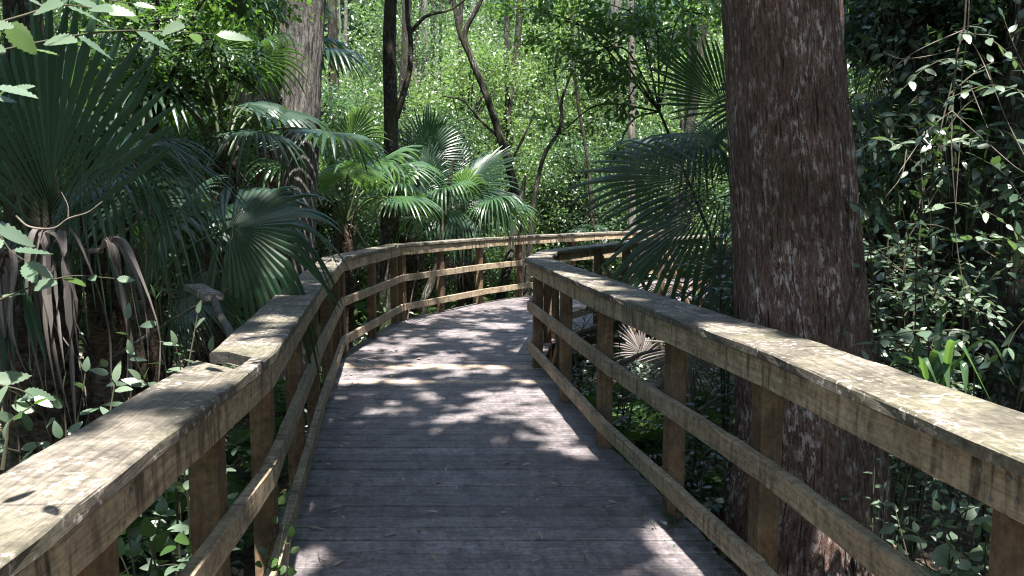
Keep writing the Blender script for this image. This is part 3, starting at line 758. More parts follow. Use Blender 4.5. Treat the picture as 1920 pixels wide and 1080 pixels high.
for (px, py, Y, r) in ((350, 150, 6.4, .3), (280, 80, 6.3, .25), (440, 220, 6.6, .3), (330, 230, 6.5, .2), (785, 340, 13.3, .35), (880, 370, 13.6, 1.0), (900, 330, 13.4, .8), (960, 380, 14, .7), (120, 20, 2.2, .55), (300, 60, 2.2, .5), (410, 70, 2.2, .28), (30, 60, 2.0, .45), (60, 480, 2.3, .38), (1750, 540, 4.4, .5), (1650, 600, 4.4, .25), (1610, 120, 4.4, .22), (410, 390, 5.4, .25), (450, 200, 7.5, .5), (330, 230, 7.5, .45), (1190, 640, 6.4, .3), (1840, 60, 5, .2), (500, 430, 5, .12), (1180, 530, 9.5, .4), (410, 850, 2.9, .1), (1660, 420, 7.6, .55), (1690, 380, 7.8, .4), (1850, 490, 8.4, .5), (1730, 70, 8.2, .35), (1800, 260, 4.4, .12), (1900, 130, 4.2, .12), (640, 220, 9, .25), (430, 300, 7.5, .4), (300, 620, 3.3, .2), (140, 740, 2.6, .18), (20, 730, 2.2, .2), (380, 600, 3.5, .12), (60, 560, 2.3, .2), (100, 520, 3.3, .1), (120, 620, 3.3, .08), (1840, 930, 2.7, .12), (1690, 690, 3.3, .2), (1800, 700, 3.2, .2), (1900, 620, 3.0, .15)):
    lit(P(px, py, Y), r)
ql = np.random.default_rng(99)
for _ in range(55): lit(P(ql.uniform(1590, 1920), ql.uniform(20, 620), ql.uniform(4.0, 6.0)), ql.uniform(0.02, 0.10))
for _ in range(40): lit(P(ql.uniform(0, 520), ql.uniform(30, 700), ql.uniform(3.4, 8)), ql.uniform(0.02, 0.1))
for _ in range(30): lit(P(ql.uniform(560, 1050), ql.uniform(150, 430), ql.uniform(6.5, 11)), ql.uniform(0.08, 0.25))
SOFT = [((-.6, 7.0), 1.15), ((.1, 5.5), .7), ((-.9, 9.3), .95), ((-.3, 11.4), 1.4), ((.0, 6.3), .75), ((1.0, 13.5), 1.6), ((-1.0, 5.9), .35)]
NC = 300000
r = np.random.default_rng(5)
ncl = 1500
cc = np.stack([r.uniform(-10, 11, ncl), r.uniform(-9, 12.5, ncl), r.uniform(7.0, 10.2, ncl)], 1)
k = r.integers(0, ncl, NC)
pos = cc[k] + r.normal(0, 1, (NC, 3)) * np.array([0.55, 0.55, 0.28])
uni = r.random(NC) < 0.45
pos[uni] = np.stack([r.uniform(-9, 10, NC), r.uniform(-8.5, 12.0, NC), r.uniform(7.0, 9.8, NC)], 1)[uni]
keep = pos[:, 2] > 6.4
big = vnoise(pos[:, 0] * 0.55 + 3, pos[:, 1] * 0.55, 41)
keep &= ~((pos[:, 0] < -1.9) & (pos[:, 1] > 1.8) & (pos[:, 1] < 9) & (big > -0.1) & ~((np.abs(pos[:, 0] + 2.05) < 0.85) & (pos[:, 1] > 4.8)))
keep &= ~((pos[:, 0] > 2.2) & (pos[:, 1] > 8.0))           # broken canopy on the side of the palms
keep &= ~((pos[:, 0] < -3.2) & (pos[:, 1] > -1.5) & (pos[:, 1] < 2) & (big > 0.0))
keep &= ~((np.abs(pos[:, 0] + 1.2) < 2.2) & (pos[:, 1] > 4.6) & (pos[:, 1] < 10) & (big > -0.25))
gp = pos - SUN * (pos[:, 2:3] / SUN[2])
fine = vnoise(gp[:, 0] * 6, gp[:, 1] * 6, 21) + 0.7 * vnoise(gp[:, 0] * 15, gp[:, 1] * 15, 22) + 0.35 * vnoise(gp[:, 0] * 32, gp[:, 1] * 32, 23)
for (sx, sy), rad in SOFT:
    dd = np.hypot(gp[:, 0] - sx, gp[:, 1] - sy) / rad
    keep &= ~((fine > 0.05 + 0.5 * dd ** 2) & (dd < 1.1))
ND = 26000  # extra unseen crown leaves added to keep sun off the near planks
zz = r.uniform(7.0, 9.4, ND); gx_, gy_ = r.uniform(-1.5, 0.62, ND), r.uniform(2.6, 4.75, ND)
add = np.stack([gx_, gy_, zz * 0], 1) + SUN * (zz / SUN[2])[:, None] + np.stack([zz * 0, zz * 0, 0 * zz], 1)
gd = vnoise(gx_ * 5, gy_ * 5, 61) + 0.6 * vnoise(gx_ * 13, gy_ * 13, 62)
add = add[(gd < 0.75) & (np.hypot(gx_ - .55, gy_ - 3.35) > 0.33)]
pos = np.concatenate([pos[keep], add]); keep = np.ones(len(pos), bool); NC = len(pos)
gp = pos - SUN * (pos[:, 2:3] / SUN[2])
fine = vnoise(gp[:, 0] * 6, gp[:, 1] * 6, 21) + 0.7 * vnoise(gp[:, 0] * 15, gp[:, 1] * 15, 22) + 0.35 * vnoise(gp[:, 0] * 32, gp[:, 1] * 32, 23)
keep &= ~(np.hypot(gp[:, 0] - 0.1, gp[:, 1] + 0.1) + 0.15 * fine < 2.4)      # the open, sunny stretch of walk the photograph was taken from
for p, rad in LIT:
    v = pos - p; al = v @ SUN
    dist = np.linalg.norm(v - al[:, None] * SUN, axis=1)
    dist += 0.35 * rad * fine
    keep &= ~((dist < rad) & (r.random(NC) < 0.985))
pos = pos[keep]
dr = rand_dirs(len(pos), -0.1, r); nn = rand_dirs(len(pos), 1.6, r); sz = r.uniform(0.12, 0.24, len(pos))
own = np.argmin(np.stack([np.hypot(pos[:, 0] - c[1][0], pos[:, 1] - c[1][1]) for c in CANOPY]), 0)
for q, (t, top) in enumerate(CANOPY):
    s = own == q
    mb = MB(); scatter(mb, T_MID, pos[s], dr[s], nn[s], sz[s]); mb.build('crown', M['canopy'], t)
    mb = MB()
    for a in range(9):
        e = pos[s][r.integers(0, s.sum(), 40)]
        e = e[np.argmax((e[:, 0] - top[0]) * (1 if top[0] > 0 else -1) + r.normal(0, 1.0, 40) - 0.4 * np.abs(e[:, 1] - top[1]))]
        tube(mb, curve([top, top * 0.45 + e * 0.55 + (0, 0, 0.4) + r.normal(0, 0.25, 3), top * 0.2 + e * 0.8 + r.normal(0, 0.2, 3), e], 14), np.linspace(0.04, 0.008, 15), 6)
    mb.build('branch', M['dark_bark'], t)

# ------------------------------------------------------------------ fan palms
UPV = np.array([0, 0, 1.0])
def V3(x, y, z): return np.array([x, y, z], float)
gz = lambda x, y: float(ground_z(x, y))
def base_of(p): return V3(p[0], p[1], gz(p[0], p[1]))

# huge upright frond, seen from its dark back, with dead leaves hanging below it
c = P(70, 640, 3.9)
hugepalm = palm('huge fan palm with one dark upright frond and grey dead leaves hanging beneath it', base_of(c), P(75, 560, 3.9), 0.16, n=0, dead=0, seed=1,
     heroes=[dict(hub=P(92, 425, 3.5), R=1.0, d=V3(0.02, 0.1, 1), n=V3(0.25, -1, 0.1), spread=50, droop=0.04, fold=0.12, costa=0.2, seed=1, nseg=24, split=0.6),
             dict(hub=P(150, 330, 3.9), R=0.8, d=V3(0.75, -0.1, 0.35), n=V3(-0.2, -0.5, 1), spread=95, droop=0.75, fold=0.3, seed=2, nseg=40, split=0.35),
             dict(hub=P(215, 285, 4.2), R=0.78, d=V3(0.8, 0.1, -0.1), n=V3(0.1, -0.7, 0.8), spread=110, droop=0.8, fold=0.3, seed=3, nseg=40, split=0.3),
             dict(hub=P(10, 300, 4.0), R=0.8, d=V3(-0.6, 0, 0.5), n=V3(0.3, -0.8, 0.5), spread=110, droop=0.5, seed=4),
             dict(hub=P(20, 500, 3.3), R=0.6, d=V3(-0.7, -0.2, 0.1), n=V3(0.3, -0.5, 0.7), spread=120, droop=0.4, seed=5)])
# the frond that reaches over the notched railing
c = P(265, 600, 5.0)
palm('fan palm whose blue green frond reaches over the notched railing', base_of(c), P(275, 560, 5.0), 0.11, n=3, dead=1, seed=2, Rr=0.6, pet=0.6, elev=(35, 80), droop=0.45,
     heroes=[dict(hub=P(432, 428, 4.6), R=0.80, d=V3(0.9, -0.15, 0.05), n=V3(-0.15, -0.85, 0.45), spread=118, droop=0.62, fold=0.55, costa=0.08, seed=11, nseg=36, split=0.45, arch=0.1),
             dict(hub=P(395, 395, 5.6), R=0.62, d=V3(0.55, -0.3, 0.15), n=V3(0.2, -0.3, 1), spread=120, droop=0.75, fold=0.45, seed=12, arch=0.2),
             dict(hub=P(330, 560, 4.7), R=0.5, d=V3(0.6, -0.3, 0.1), n=V3(-0.2, -0.7, 0.7), spread=90, droop=0.3, seed=13)])
c = P(365, 600, 7.6)
palm('fan palm on a brown trunk with stalks bursting from its crown', base_of(c), P(418, 305, 7.4), 0.13, n=13, dead=4, seed=3, Rr=0.72, pet=0.95, elev=(15, 82), droop=0.38)
c = P(640, 560, 10.6)
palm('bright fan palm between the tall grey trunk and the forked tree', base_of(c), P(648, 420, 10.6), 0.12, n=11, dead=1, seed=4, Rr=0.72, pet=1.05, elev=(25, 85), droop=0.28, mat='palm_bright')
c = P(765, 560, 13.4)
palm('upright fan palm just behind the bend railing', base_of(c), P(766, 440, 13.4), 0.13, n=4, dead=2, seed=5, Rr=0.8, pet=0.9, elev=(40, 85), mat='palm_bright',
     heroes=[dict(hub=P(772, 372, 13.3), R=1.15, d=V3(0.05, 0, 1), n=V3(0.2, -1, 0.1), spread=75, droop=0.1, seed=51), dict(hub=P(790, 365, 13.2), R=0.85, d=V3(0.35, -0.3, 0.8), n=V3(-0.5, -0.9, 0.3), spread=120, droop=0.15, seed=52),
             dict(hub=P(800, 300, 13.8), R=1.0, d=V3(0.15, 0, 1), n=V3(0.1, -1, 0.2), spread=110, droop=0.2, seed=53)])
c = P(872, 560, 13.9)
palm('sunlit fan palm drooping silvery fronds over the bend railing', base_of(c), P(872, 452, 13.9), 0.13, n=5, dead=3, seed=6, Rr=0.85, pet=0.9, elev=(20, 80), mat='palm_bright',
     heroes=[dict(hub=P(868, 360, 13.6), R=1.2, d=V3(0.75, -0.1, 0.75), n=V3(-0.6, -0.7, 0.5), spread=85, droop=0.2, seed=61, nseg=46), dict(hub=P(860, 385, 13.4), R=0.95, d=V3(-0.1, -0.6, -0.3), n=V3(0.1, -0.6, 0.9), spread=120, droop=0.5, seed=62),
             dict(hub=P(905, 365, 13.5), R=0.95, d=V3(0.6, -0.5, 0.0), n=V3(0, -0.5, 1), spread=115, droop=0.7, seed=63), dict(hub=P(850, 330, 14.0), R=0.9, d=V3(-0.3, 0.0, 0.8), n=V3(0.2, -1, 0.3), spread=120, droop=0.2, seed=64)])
# the dark palm behind the big trunk
c = P(1450, 640, 7.4)
palm('dark fan palm spreading from behind the massive trunk over the walk', base_of(c), P(1430, 400, 7.2), 0.17, n=5, dead=3, seed=7, Rr=0.9, pet=1.1, elev=(20, 80), az=(-80, 80), droop=0.45,
     heroes=[dict(hub=P(1345, 335, 6.9), R=1.12, d=V3(-1, -0.05, 0.02), n=V3(0.05, -0.92, 0.35), spread=38, droop=0.12, fold=0.2, costa=0.3, seed=71, nseg=19, split=0.55),
             dict(hub=P(1352, 370, 6.7), R=1.12, d=V3(-0.72, -0.15, -0.55), n=V3(-0.25, -0.9, 0.4), spread=44, droop=0.2, fold=0.3, costa=0.3, seed=72, nseg=20, split=0.55),
             dict(hub=P(1365, 200, 7.2), R=0.8, d=V3(-0.75, 0, 0.6), n=V3(-0.4, -0.9, 0.2), spread=48, droop=0.05, fold=0.1, seed=73, nseg=22, split=0.5),
             dict(hub=P(1320, 250, 7.8), R=0.85, d=V3(-0.9, 0, 0.0), n=V3(0, -0.3, 1), spread=120, droop=0.6, fold=0.3, seed=74),
             dict(hub=P(1360, 275, 7.5), R=0.42, d=V3(-0.4, 0.1, 0.2), n=V3(0.2, -0.9, 0.3), spread=140, droop=0.1, seed=75, mat='palm_bright'),
             dict(hub=P(1270, 265, 8.5), R=0.9, d=V3(-0.8, 0.3, 0.1), n=V3(0, -0.2, 1), spread=120, droop=0.55, seed=76),
             dict(hub=P(1400, 480, 6.6), R=0.8, d=V3(-0.5, -0.2, -0.8), n=V3(-0.5, -0.8, 0.4), spread=75, droop=0.2, seed=77)])
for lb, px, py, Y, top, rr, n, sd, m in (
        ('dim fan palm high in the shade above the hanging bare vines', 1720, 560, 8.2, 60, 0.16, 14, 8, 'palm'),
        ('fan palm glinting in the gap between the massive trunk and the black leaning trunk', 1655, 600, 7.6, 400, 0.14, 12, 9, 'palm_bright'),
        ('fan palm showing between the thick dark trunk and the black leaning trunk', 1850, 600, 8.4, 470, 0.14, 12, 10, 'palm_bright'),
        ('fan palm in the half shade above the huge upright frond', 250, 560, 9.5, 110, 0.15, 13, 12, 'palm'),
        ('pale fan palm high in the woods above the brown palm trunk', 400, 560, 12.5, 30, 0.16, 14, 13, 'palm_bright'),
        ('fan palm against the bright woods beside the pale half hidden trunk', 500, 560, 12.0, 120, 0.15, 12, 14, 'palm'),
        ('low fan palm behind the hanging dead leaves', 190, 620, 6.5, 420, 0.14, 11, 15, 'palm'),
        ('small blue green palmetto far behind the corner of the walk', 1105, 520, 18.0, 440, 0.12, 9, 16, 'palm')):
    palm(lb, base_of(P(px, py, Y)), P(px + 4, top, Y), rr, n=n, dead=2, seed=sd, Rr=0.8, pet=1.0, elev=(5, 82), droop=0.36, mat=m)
# strap leaved young palmetto by the right-hand railing
c = P(1740, 760, 3.3)
t = thing('palmetto', 'young palmetto with arching strap leaves behind the mossy cap board', 'palm', base_of(c))
q = np.random.default_rng(3)
cr = P(1745, 735, 3.4)
def strap(path, w, mat='palm_bright', out=None):
    p = curve(path, 16); tt = nrm(np.gradient(p, axis=0)); s = nrm(np.cross(tt, UPV)); up = np.cross(s, tt)
    ww = w * np.clip(np.sin(np.pi * np.linspace(0.12, 1, 17)) , 0.02, 1)[:, None] * 0.5
    V = np.stack([p - s * ww + up * ww * 0.5, p, p + s * ww + up * ww * 0.5], 1).reshape(-1, 3)
    f = [(k * 3 + e, k * 3 + e + 1, k * 3 + e + 4, k * 3 + e + 3) for k in range(16) for e in (0, 1)]
    if out is not None: out.add(V, [np.array(f)]); return
    mb = MB(); mb.add(V, [np.array(f)]); mb.build('blade', M[mat], t)
for (mx, my, ex, ey, Y, w) in ((1700, 672, 1665, 690, 3.3, .03), (1730, 672, 1765, 738, 3.2, .03), (1762, 660, 1780, 740, 3.3, .05), (1790, 640, 1860, 755, 3.1, .035), (1765, 600, 1782, 560, 3.5, .03), (1720, 640, 1775, 505, 3.6, .035), (1845, 640, 1905, 730, 3.2, .03), (1775, 655, 1760, 715, 3.5, .08), (1800, 680, 1812, 742, 3.4, .04)):
    strap([cr + q.normal(0, 0.02, 3), P(mx, my, Y), P(ex, ey, Y - 0.1)], w)

# dead leaves folded over and hanging under the huge palm's crown
q = np.random.default_rng(31)
for hx, hy, Yh, lean, m_, Lm in ((88, 455, 3.35, 0.1, 7, 0.75), (118, 448, 3.4, 0.2, 6, 0.8), (28, 495, 3.2, -0.1, 8, 0.7), (190, 470, 3.5, 0.9, 5, 0.65), (60, 520, 3.6, 0, 5, 0.6)):
    mb = MB(); hb = P(hx, hy, Yh); c0 = P(72, 545, 3.9)
    tube(mb, curve([c0, (c0 + hb) / 2 + V3(0, 0, 0.08), hb], 8), [0.012] * 9, 6)
    for k in range(m_):
        dx = lean * 0.16 + q.normal(0, 0.045); L = Lm * q.uniform(0.6, 1.1)
        a = hb + V3(dx * 0.5, -0.04 + q.normal(0, 0.02), 0.035 + q.uniform(0, 0.03)); b_ = hb + V3(dx, -0.07 + q.normal(0, 0.03), -0.05)
        strap([hb, a, b_, b_ + V3(dx * 0.4 + q.normal(0, 0.02), q.normal(0, 0.02), -L * 0.5), b_ + V3(dx * 0.5 + q.normal(0, 0.05), q.normal(0, 0.04), -L)], q.uniform(0.014, 0.042), out=mb)
    mb.build('dead_frond', M['dead'], hugepalm)
# ------------------------------------------------------------------ leafy shrubs and overhanging branches
def bush(label, base, tips, size, T, mat, step=0.05, r0=0.008, twigs=5, tl=0.35, name='shrub', cat='shrub', group=None, rank='two', seed=0, droop=0.2, arch=0.12):
    q = np.random.default_rng(seed + 900)
    t = thing(name, label, cat, base, group)
    st, lf = MB(), MB()
    for tip in tips:
        tip = np.asarray(tip, float); ln = np.linalg.norm(tip - base)
        path = curve([base, base * 0.5 + tip * 0.5 + np.array([0, 0, arch * ln]) + q.normal(0, 0.05 * ln, 3), tip], 14)
        spray(st, lf, path, r0, size, step * 1.3, T, rank, droop, start=0.35, r=q)
        for k in range(twigs):
            f = q.uniform(0.3, 0.97); p = path[int(f * 14)]; tn = nrm(path[min(14, int(f * 14) + 1)] - path[max(0, int(f * 14) - 1)])
            d = nrm(tn * 0.5 + q.normal(0, 0.8, 3) * np.array([1, 1, 0.5]))
            L = tl * q.uniform(0.6, 1.2)
            spray(st, lf, curve([p, p + d * L * 0.55 + (0, 0, 0.05 * L), p + d * L - (0, 0, 0.1 * L)], 8), r0 * 0.5, size, step, T, rank, droop, start=0.15, r=q)
    st.build('stem', M['stem'], t, smooth=True); lf.build('foliage', M[mat], t, smooth=True)
    return t
def branch(label, path, size, step, T, mat, r0=0.004, name='leafy_branch', cat='branch', seed=0, **kw):
    q = np.random.default_rng(seed + 500)
    t = thing(name, label, cat, path[0]); st, lf = MB(), MB()
    spray(st, lf, curve(path, 20), r0, size, step, T, r=q, **kw)
    st.build('stem', M['stem'], t, smooth=True); lf.build('foliage', M[mat], t, smooth=True)
    return t
br = dict(T=T_ELM, mat='leaf_near', droop=0.15, jitter=0.22, ups=1.3, start=0.05, tilt=1.2)
branch('brightly sunlit branch tip of toothed leaves, longest of those over the huge palm frond', [P(-60, 110, 2.0), P(60, 82, 2.05), P(190, 60, 2.1), P(310, 58, 2.1), P(400, 64, 2.15)], 0.145, 0.075, seed=1, **br)
branch('sunlit toothed leaves crossing above the longest branch tip', [P(-60, 60, 1.9), P(40, 30, 1.95), P(110, 10, 2.0), P(175, 15, 2.0)], 0.145, 0.07, seed=2, **br)
st, lf = MB(), MB()  # unseen leafy twigs, added to throw leaf shadows on the left cap
for pth in ([(-1.7, 0.85, 1.75), (-1.3, 0.95, 1.80), (-0.95, 1.02, 1.80), (-0.70, 1.05, 1.76)], [(-1.5, 1.15, 1.72), (-1.25, 1.2, 1.76), (-1.0, 1.22, 1.74)]):
    spray(st, lf, curve(pth, 14), 0.004, 0.10, 0.085, T_ELM, droop=0.1, ups=1.5, r=np.random.default_rng(77))
lowtwig = bpy.data.objects['leafy_branch.001']
st.build('shadow_twig', M['stem'], lowtwig, smooth=True); lf.build('foliage', M['leaf_near'], lowtwig, smooth=True)
branch('sunlit toothed leaves at the very top edge over the palm', [P(-40, -20, 2.2), P(80, -14, 2.2), P(170, -4, 2.2), P(245, 6, 2.2)], 0.12, 0.07, seed=3, **br)
branch('single pale leaf cluster beside the dark trunk', [P(-60, 190, 2.2), P(-10, 178, 2.2), P(12, 172, 2.2)], 0.12, 0.05, seed=4, **br)
branch('pale toothed leaf twig lying across the hanging dead palm leaves', [P(-60, 590, 2.3), P(40, 545, 2.35), P(130, 518, 2.4), P(215, 522, 2.4)], 0.125, 0.085, seed=5, **br)
branch('cluster of pale toothed leaves above the twig on the dead palm leaves', [P(-60, 400, 2.2), P(-10, 430, 2.2), P(20, 470, 2.2), P(50, 490, 2.2)], 0.16, 0.05, seed=6, **br)
branch('toothed leaves low beside the hanging dead palm leaves', [P(-60, 700, 2.2), P(-5, 720, 2.2), P(35, 730, 2.2), P(60, 742, 2.2)], 0.14, 0.05, seed=7, **br)
# upright stem with one yellow leaf by the cap board
branch('single upright green stem with a bright yellow green leaf by the mossy cap', [P(5, 880, 2.1), P(12, 830, 2.1), P(20, 790, 2.1), P(62, 760, 2.1)], 0.10, 0.16, T_OVAL, 'leaf_green', r0=0.006, seed=8, start=0.75)
bush('shrub of rounded grey green leaves between the dead palm leaves and the notch', base_of(P(330, 760, 3.6)), [P(240, 600, 3.3), P(290, 560, 3.4), P(370, 590, 3.5), P(250, 665, 3.2), P(330, 650, 3.3), P(395, 660, 3.4), P(200, 690, 3.1)], 0.115, T_OVAL, 'leaf_near', step=0.085, twigs=3, tl=0.22, seed=1)
bush('low shrub of rounded leaves along the outer edge of the mossy cap', base_of(P(150, 900, 2.7)), [P(60, 700, 2.5), P(120, 740, 2.5), P(10, 830, 2.3), P(60, 810, 2.4), P(160, 700, 2.7), P(215, 720, 2.8), P(30, 770, 2.4)], 0.115, T_OVAL, 'leaf_near', step=0.08, twigs=4, tl=0.22, seed=2)
bush('broad leaved vine under the notched railing between its posts', base_of(P(270, 1060, 2.2)), [P(240, 990, 2.1), P(280, 1010, 2.1), P(300, 970, 2.2), P(220, 1050, 2.0), P(400, 1000, 2.6), P(410, 900, 2.8)], 0.09, T_BROAD, 'leaf_green', step=0.07, twigs=3, tl=0.2, name='vine', cat='vine', seed=3, rank='all')
bush('little vine sprig poking over the lower rail beside the walk', base_of(P(520, 1040, 2.9)), [P(530, 1000, 2.75), P(545, 1010, 2.7), P(515, 985, 2.8)], 0.06, T_BROAD, 'leaf_green', step=0.05, twigs=1, tl=0.1, name='vine', cat='vine', seed=4, rank='all')
branch('three white lit leaflets between two posts of the notched railing', [P(380, 880, 3.0), P(392, 860, 2.95), P(402, 850, 2.9)], 0.075, 0.03, T_OVAL, 'leaf_near', r0=0.003, seed=9, droop=0.0, ups=1.5)
# right-hand thicket
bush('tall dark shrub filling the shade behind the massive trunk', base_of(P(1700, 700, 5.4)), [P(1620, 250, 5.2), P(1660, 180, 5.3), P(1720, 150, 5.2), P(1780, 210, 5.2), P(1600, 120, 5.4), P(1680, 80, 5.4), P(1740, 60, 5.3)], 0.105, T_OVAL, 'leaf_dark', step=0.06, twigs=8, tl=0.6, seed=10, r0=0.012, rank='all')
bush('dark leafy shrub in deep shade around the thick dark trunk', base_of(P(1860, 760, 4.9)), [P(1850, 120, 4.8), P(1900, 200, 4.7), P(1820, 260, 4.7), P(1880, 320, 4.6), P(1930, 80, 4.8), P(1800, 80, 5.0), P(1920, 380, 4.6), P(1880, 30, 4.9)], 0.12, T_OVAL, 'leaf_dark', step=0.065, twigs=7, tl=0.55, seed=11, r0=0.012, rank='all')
bush('bright compound leaved shrub catching the sun behind the massive trunk', base_of(P(1720, 800, 4.3)), [P(1640, 560, 4.2), P(1690, 520, 4.2), P(1750, 490, 4.3), P(1800, 560, 4.2), P(1730, 600, 4.1), P(1660, 620, 4.1), P(1780, 620, 4.0), P(1840, 510, 4.4), P(1700, 450, 4.4)], 0.062, T_OVAL, 'leaf_near', step=0.042, twigs=11, tl=0.3, seed=12, ups=None) if False else None
bush('bright small leaved shrub catching the sun behind the massive trunk', base_of(P(1720, 800, 4.3)), [P(1640, 560, 4.2), P(1690, 520, 4.2), P(1750, 490, 4.3), P(1800, 560, 4.2), P(1730, 600, 4.1), P(1660, 620, 4.1), P(1780, 620, 4.0), P(1840, 510, 4.4), P(1700, 450, 4.4)], 0.07, T_OVAL, 'leaf_near', step=0.042, twigs=12, tl=0.3, seed=12)
bush('sparse shrub with paired pale leaves against the black leaning trunk', base_of(P(1640, 760, 4.0)), [P(1640, 440, 3.9), P(1690, 380, 3.9), P(1720, 430, 3.8), P(1625, 400, 3.9), P(1760, 350, 4.0), P(1790, 420, 4.0)], 0.075, T_OVAL, 'leaf_near', step=0.075, twigs=4, tl=0.3, seed=13)
branch('lit sprig at the edge of the massive trunk, near the top', [P(1572, 130, 4.1), P(1600, 95, 4.0), P(1625, 70, 3.95), P(1640, 45, 3.9)], 0.075, 0.06, T_OVAL, 'leaf_near', seed=20)
branch('pale sprig reaching from the massive trunk towards the bare vine', [P(1570, 210, 4.1), P(1600, 180, 4.0), P(1640, 95, 4.0), P(1660, 80, 4.0)], 0.075, 0.07, T_OVAL, 'leaf_near', seed=21)
branch('glossy leaves on a twig beside the top of the hanging bare vine', [P(1790, 60, 4.2), P(1850, 70, 4.1), P(1900, 110, 4.0), P(1930, 150, 4.0)], 0.09, 0.06, T_OVAL, 'leaf_near', seed=22)
branch('pale leaves on a twig in front of the thick dark trunk', [P(1960, 330, 3.6), P(1910, 350, 3.6), P(1870, 370, 3.6), P(1840, 390, 3.6)], 0.085, 0.06, T_OVAL, 'leaf_near', seed=23)
branch('toothed pale leaves hanging before the thick dark trunk', [P(1960, 560, 3.0), P(1930, 590, 3.0), P(1905, 620, 3.0), P(1890, 650, 3.0)], 0.095, 0.07, T_ELM, 'leaf_near', seed=24)
bush('broad leaved shrub under the cap board in front of the massive trunk roots', base_of(P(1800, 1120, 3.0)), [P(1760, 960, 2.8), P(1820, 930, 2.7), P(1880, 950, 2.6), P(1850, 1000, 2.6), P(1780, 1030, 2.7), P(1900, 1030, 2.5), P(1720, 1000, 2.9), P(1840, 890, 2.9)], 0.095, T_BROAD, 'leaf_near', step=0.07, twigs=4, tl=0.25, seed=14)
bush('small vine climbing the flared foot of the massive trunk', base_of(P(1690, 1080, 3.6)), [P(1640, 860, 3.62), P(1660, 920, 3.6), P(1700, 905, 3.5), P(1680, 960, 3.5)], 0.055, T_OVAL, 'leaf_near', step=0.05, twigs=2, tl=0.12, name='vine', cat='vine', seed=15)
for k, (lb, bx, by, Y, tips) in enumerate((
        ('low shrub of small leaves between the corner post and the next posts', 1170, 760, 6.4, [(1130, 650), (1160, 630), (1200, 650), (1230, 690), (1170, 700)]),
        ('low dark leafy shrub seen through the rails beside the reddish post', 1290, 860, 5.2, [(1260, 720), (1300, 690), (1340, 720), (1370, 700), (1330, 770)]),
        ('low dark leafy shrub seen through the rails at the foot of the massive trunk', 1330, 1010, 4.4, [(1280, 900), (1320, 860), (1360, 840), (1300, 960), (1350, 930)]),
        ('small shrub seen through the rails under the corner of the walk', 1090, 700, 7.2, [(1070, 600), (1085, 640), (1100, 580), (1120, 660)]),
        ('small leaves poking above the lower rail near the trunk side posts', 1270, 1070, 3.8, [(1260, 1000), (1290, 1020), (1250, 970), (1310, 1050)]),
        ('leafy sprigs in front of the dark palm fronds beside the massive trunk', 1370, 640, 5.9, [(1340, 430), (1365, 400), (1370, 470), (1350, 520), (1375, 540)]))):
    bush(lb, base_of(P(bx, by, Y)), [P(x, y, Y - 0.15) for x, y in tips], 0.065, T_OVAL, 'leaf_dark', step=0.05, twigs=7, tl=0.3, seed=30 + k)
ql = np.random.default_rng(123)
looks = ['arching branch of big pale leaves', 'drooping spray of big toothed leaves', 'level spray of glossy rounded leaves']
spots_ = ((1640, 300, 'just beside the massive trunk'), (1720, 250, 'in front of the black leaning trunk'), (1830, 200, 'below the hanging bare vine'), (1880, 280, 'against the deep shade of the thick dark trunk'),
          (1660, 500, 'low beside the massive trunk'), (1880, 480, 'beside the foot of the thick dark trunk'), (1760, 150, 'high under the dim fan palm'), (1820, 420, 'over the young palmetto'), (1690, 660, 'just above the mossy cap board'), (1850, 860, 'under the mossy cap board'), (1790, 300, 'crossing the black leaning trunk'), (1610, 420, 'touching the edge of the massive trunk'))
for k, (px, py, where) in enumerate(spots_):
    Y = ql.uniform(3.7, 4.7) if py < 600 else 3.3; sg = 1 if k % 2 else -1; L = ql.uniform(60, 110)
    branch(looks[k % 3] + ' ' + where, [P(px - sg * L, py - 25, Y + 0.25), P(px - sg * L * 0.3, py - 40, Y), P(px + sg * L * 0.4, py - 20, Y - 0.1), P(px + sg * L, py + 20, Y - 0.15)], (0.11, 0.10, 0.085)[k % 3], 0.06, (T_OVAL, T_ELM, T_BROAD)[k % 3], 'leaf_near', seed=60 + k, ups=1.1, tilt=0.3)
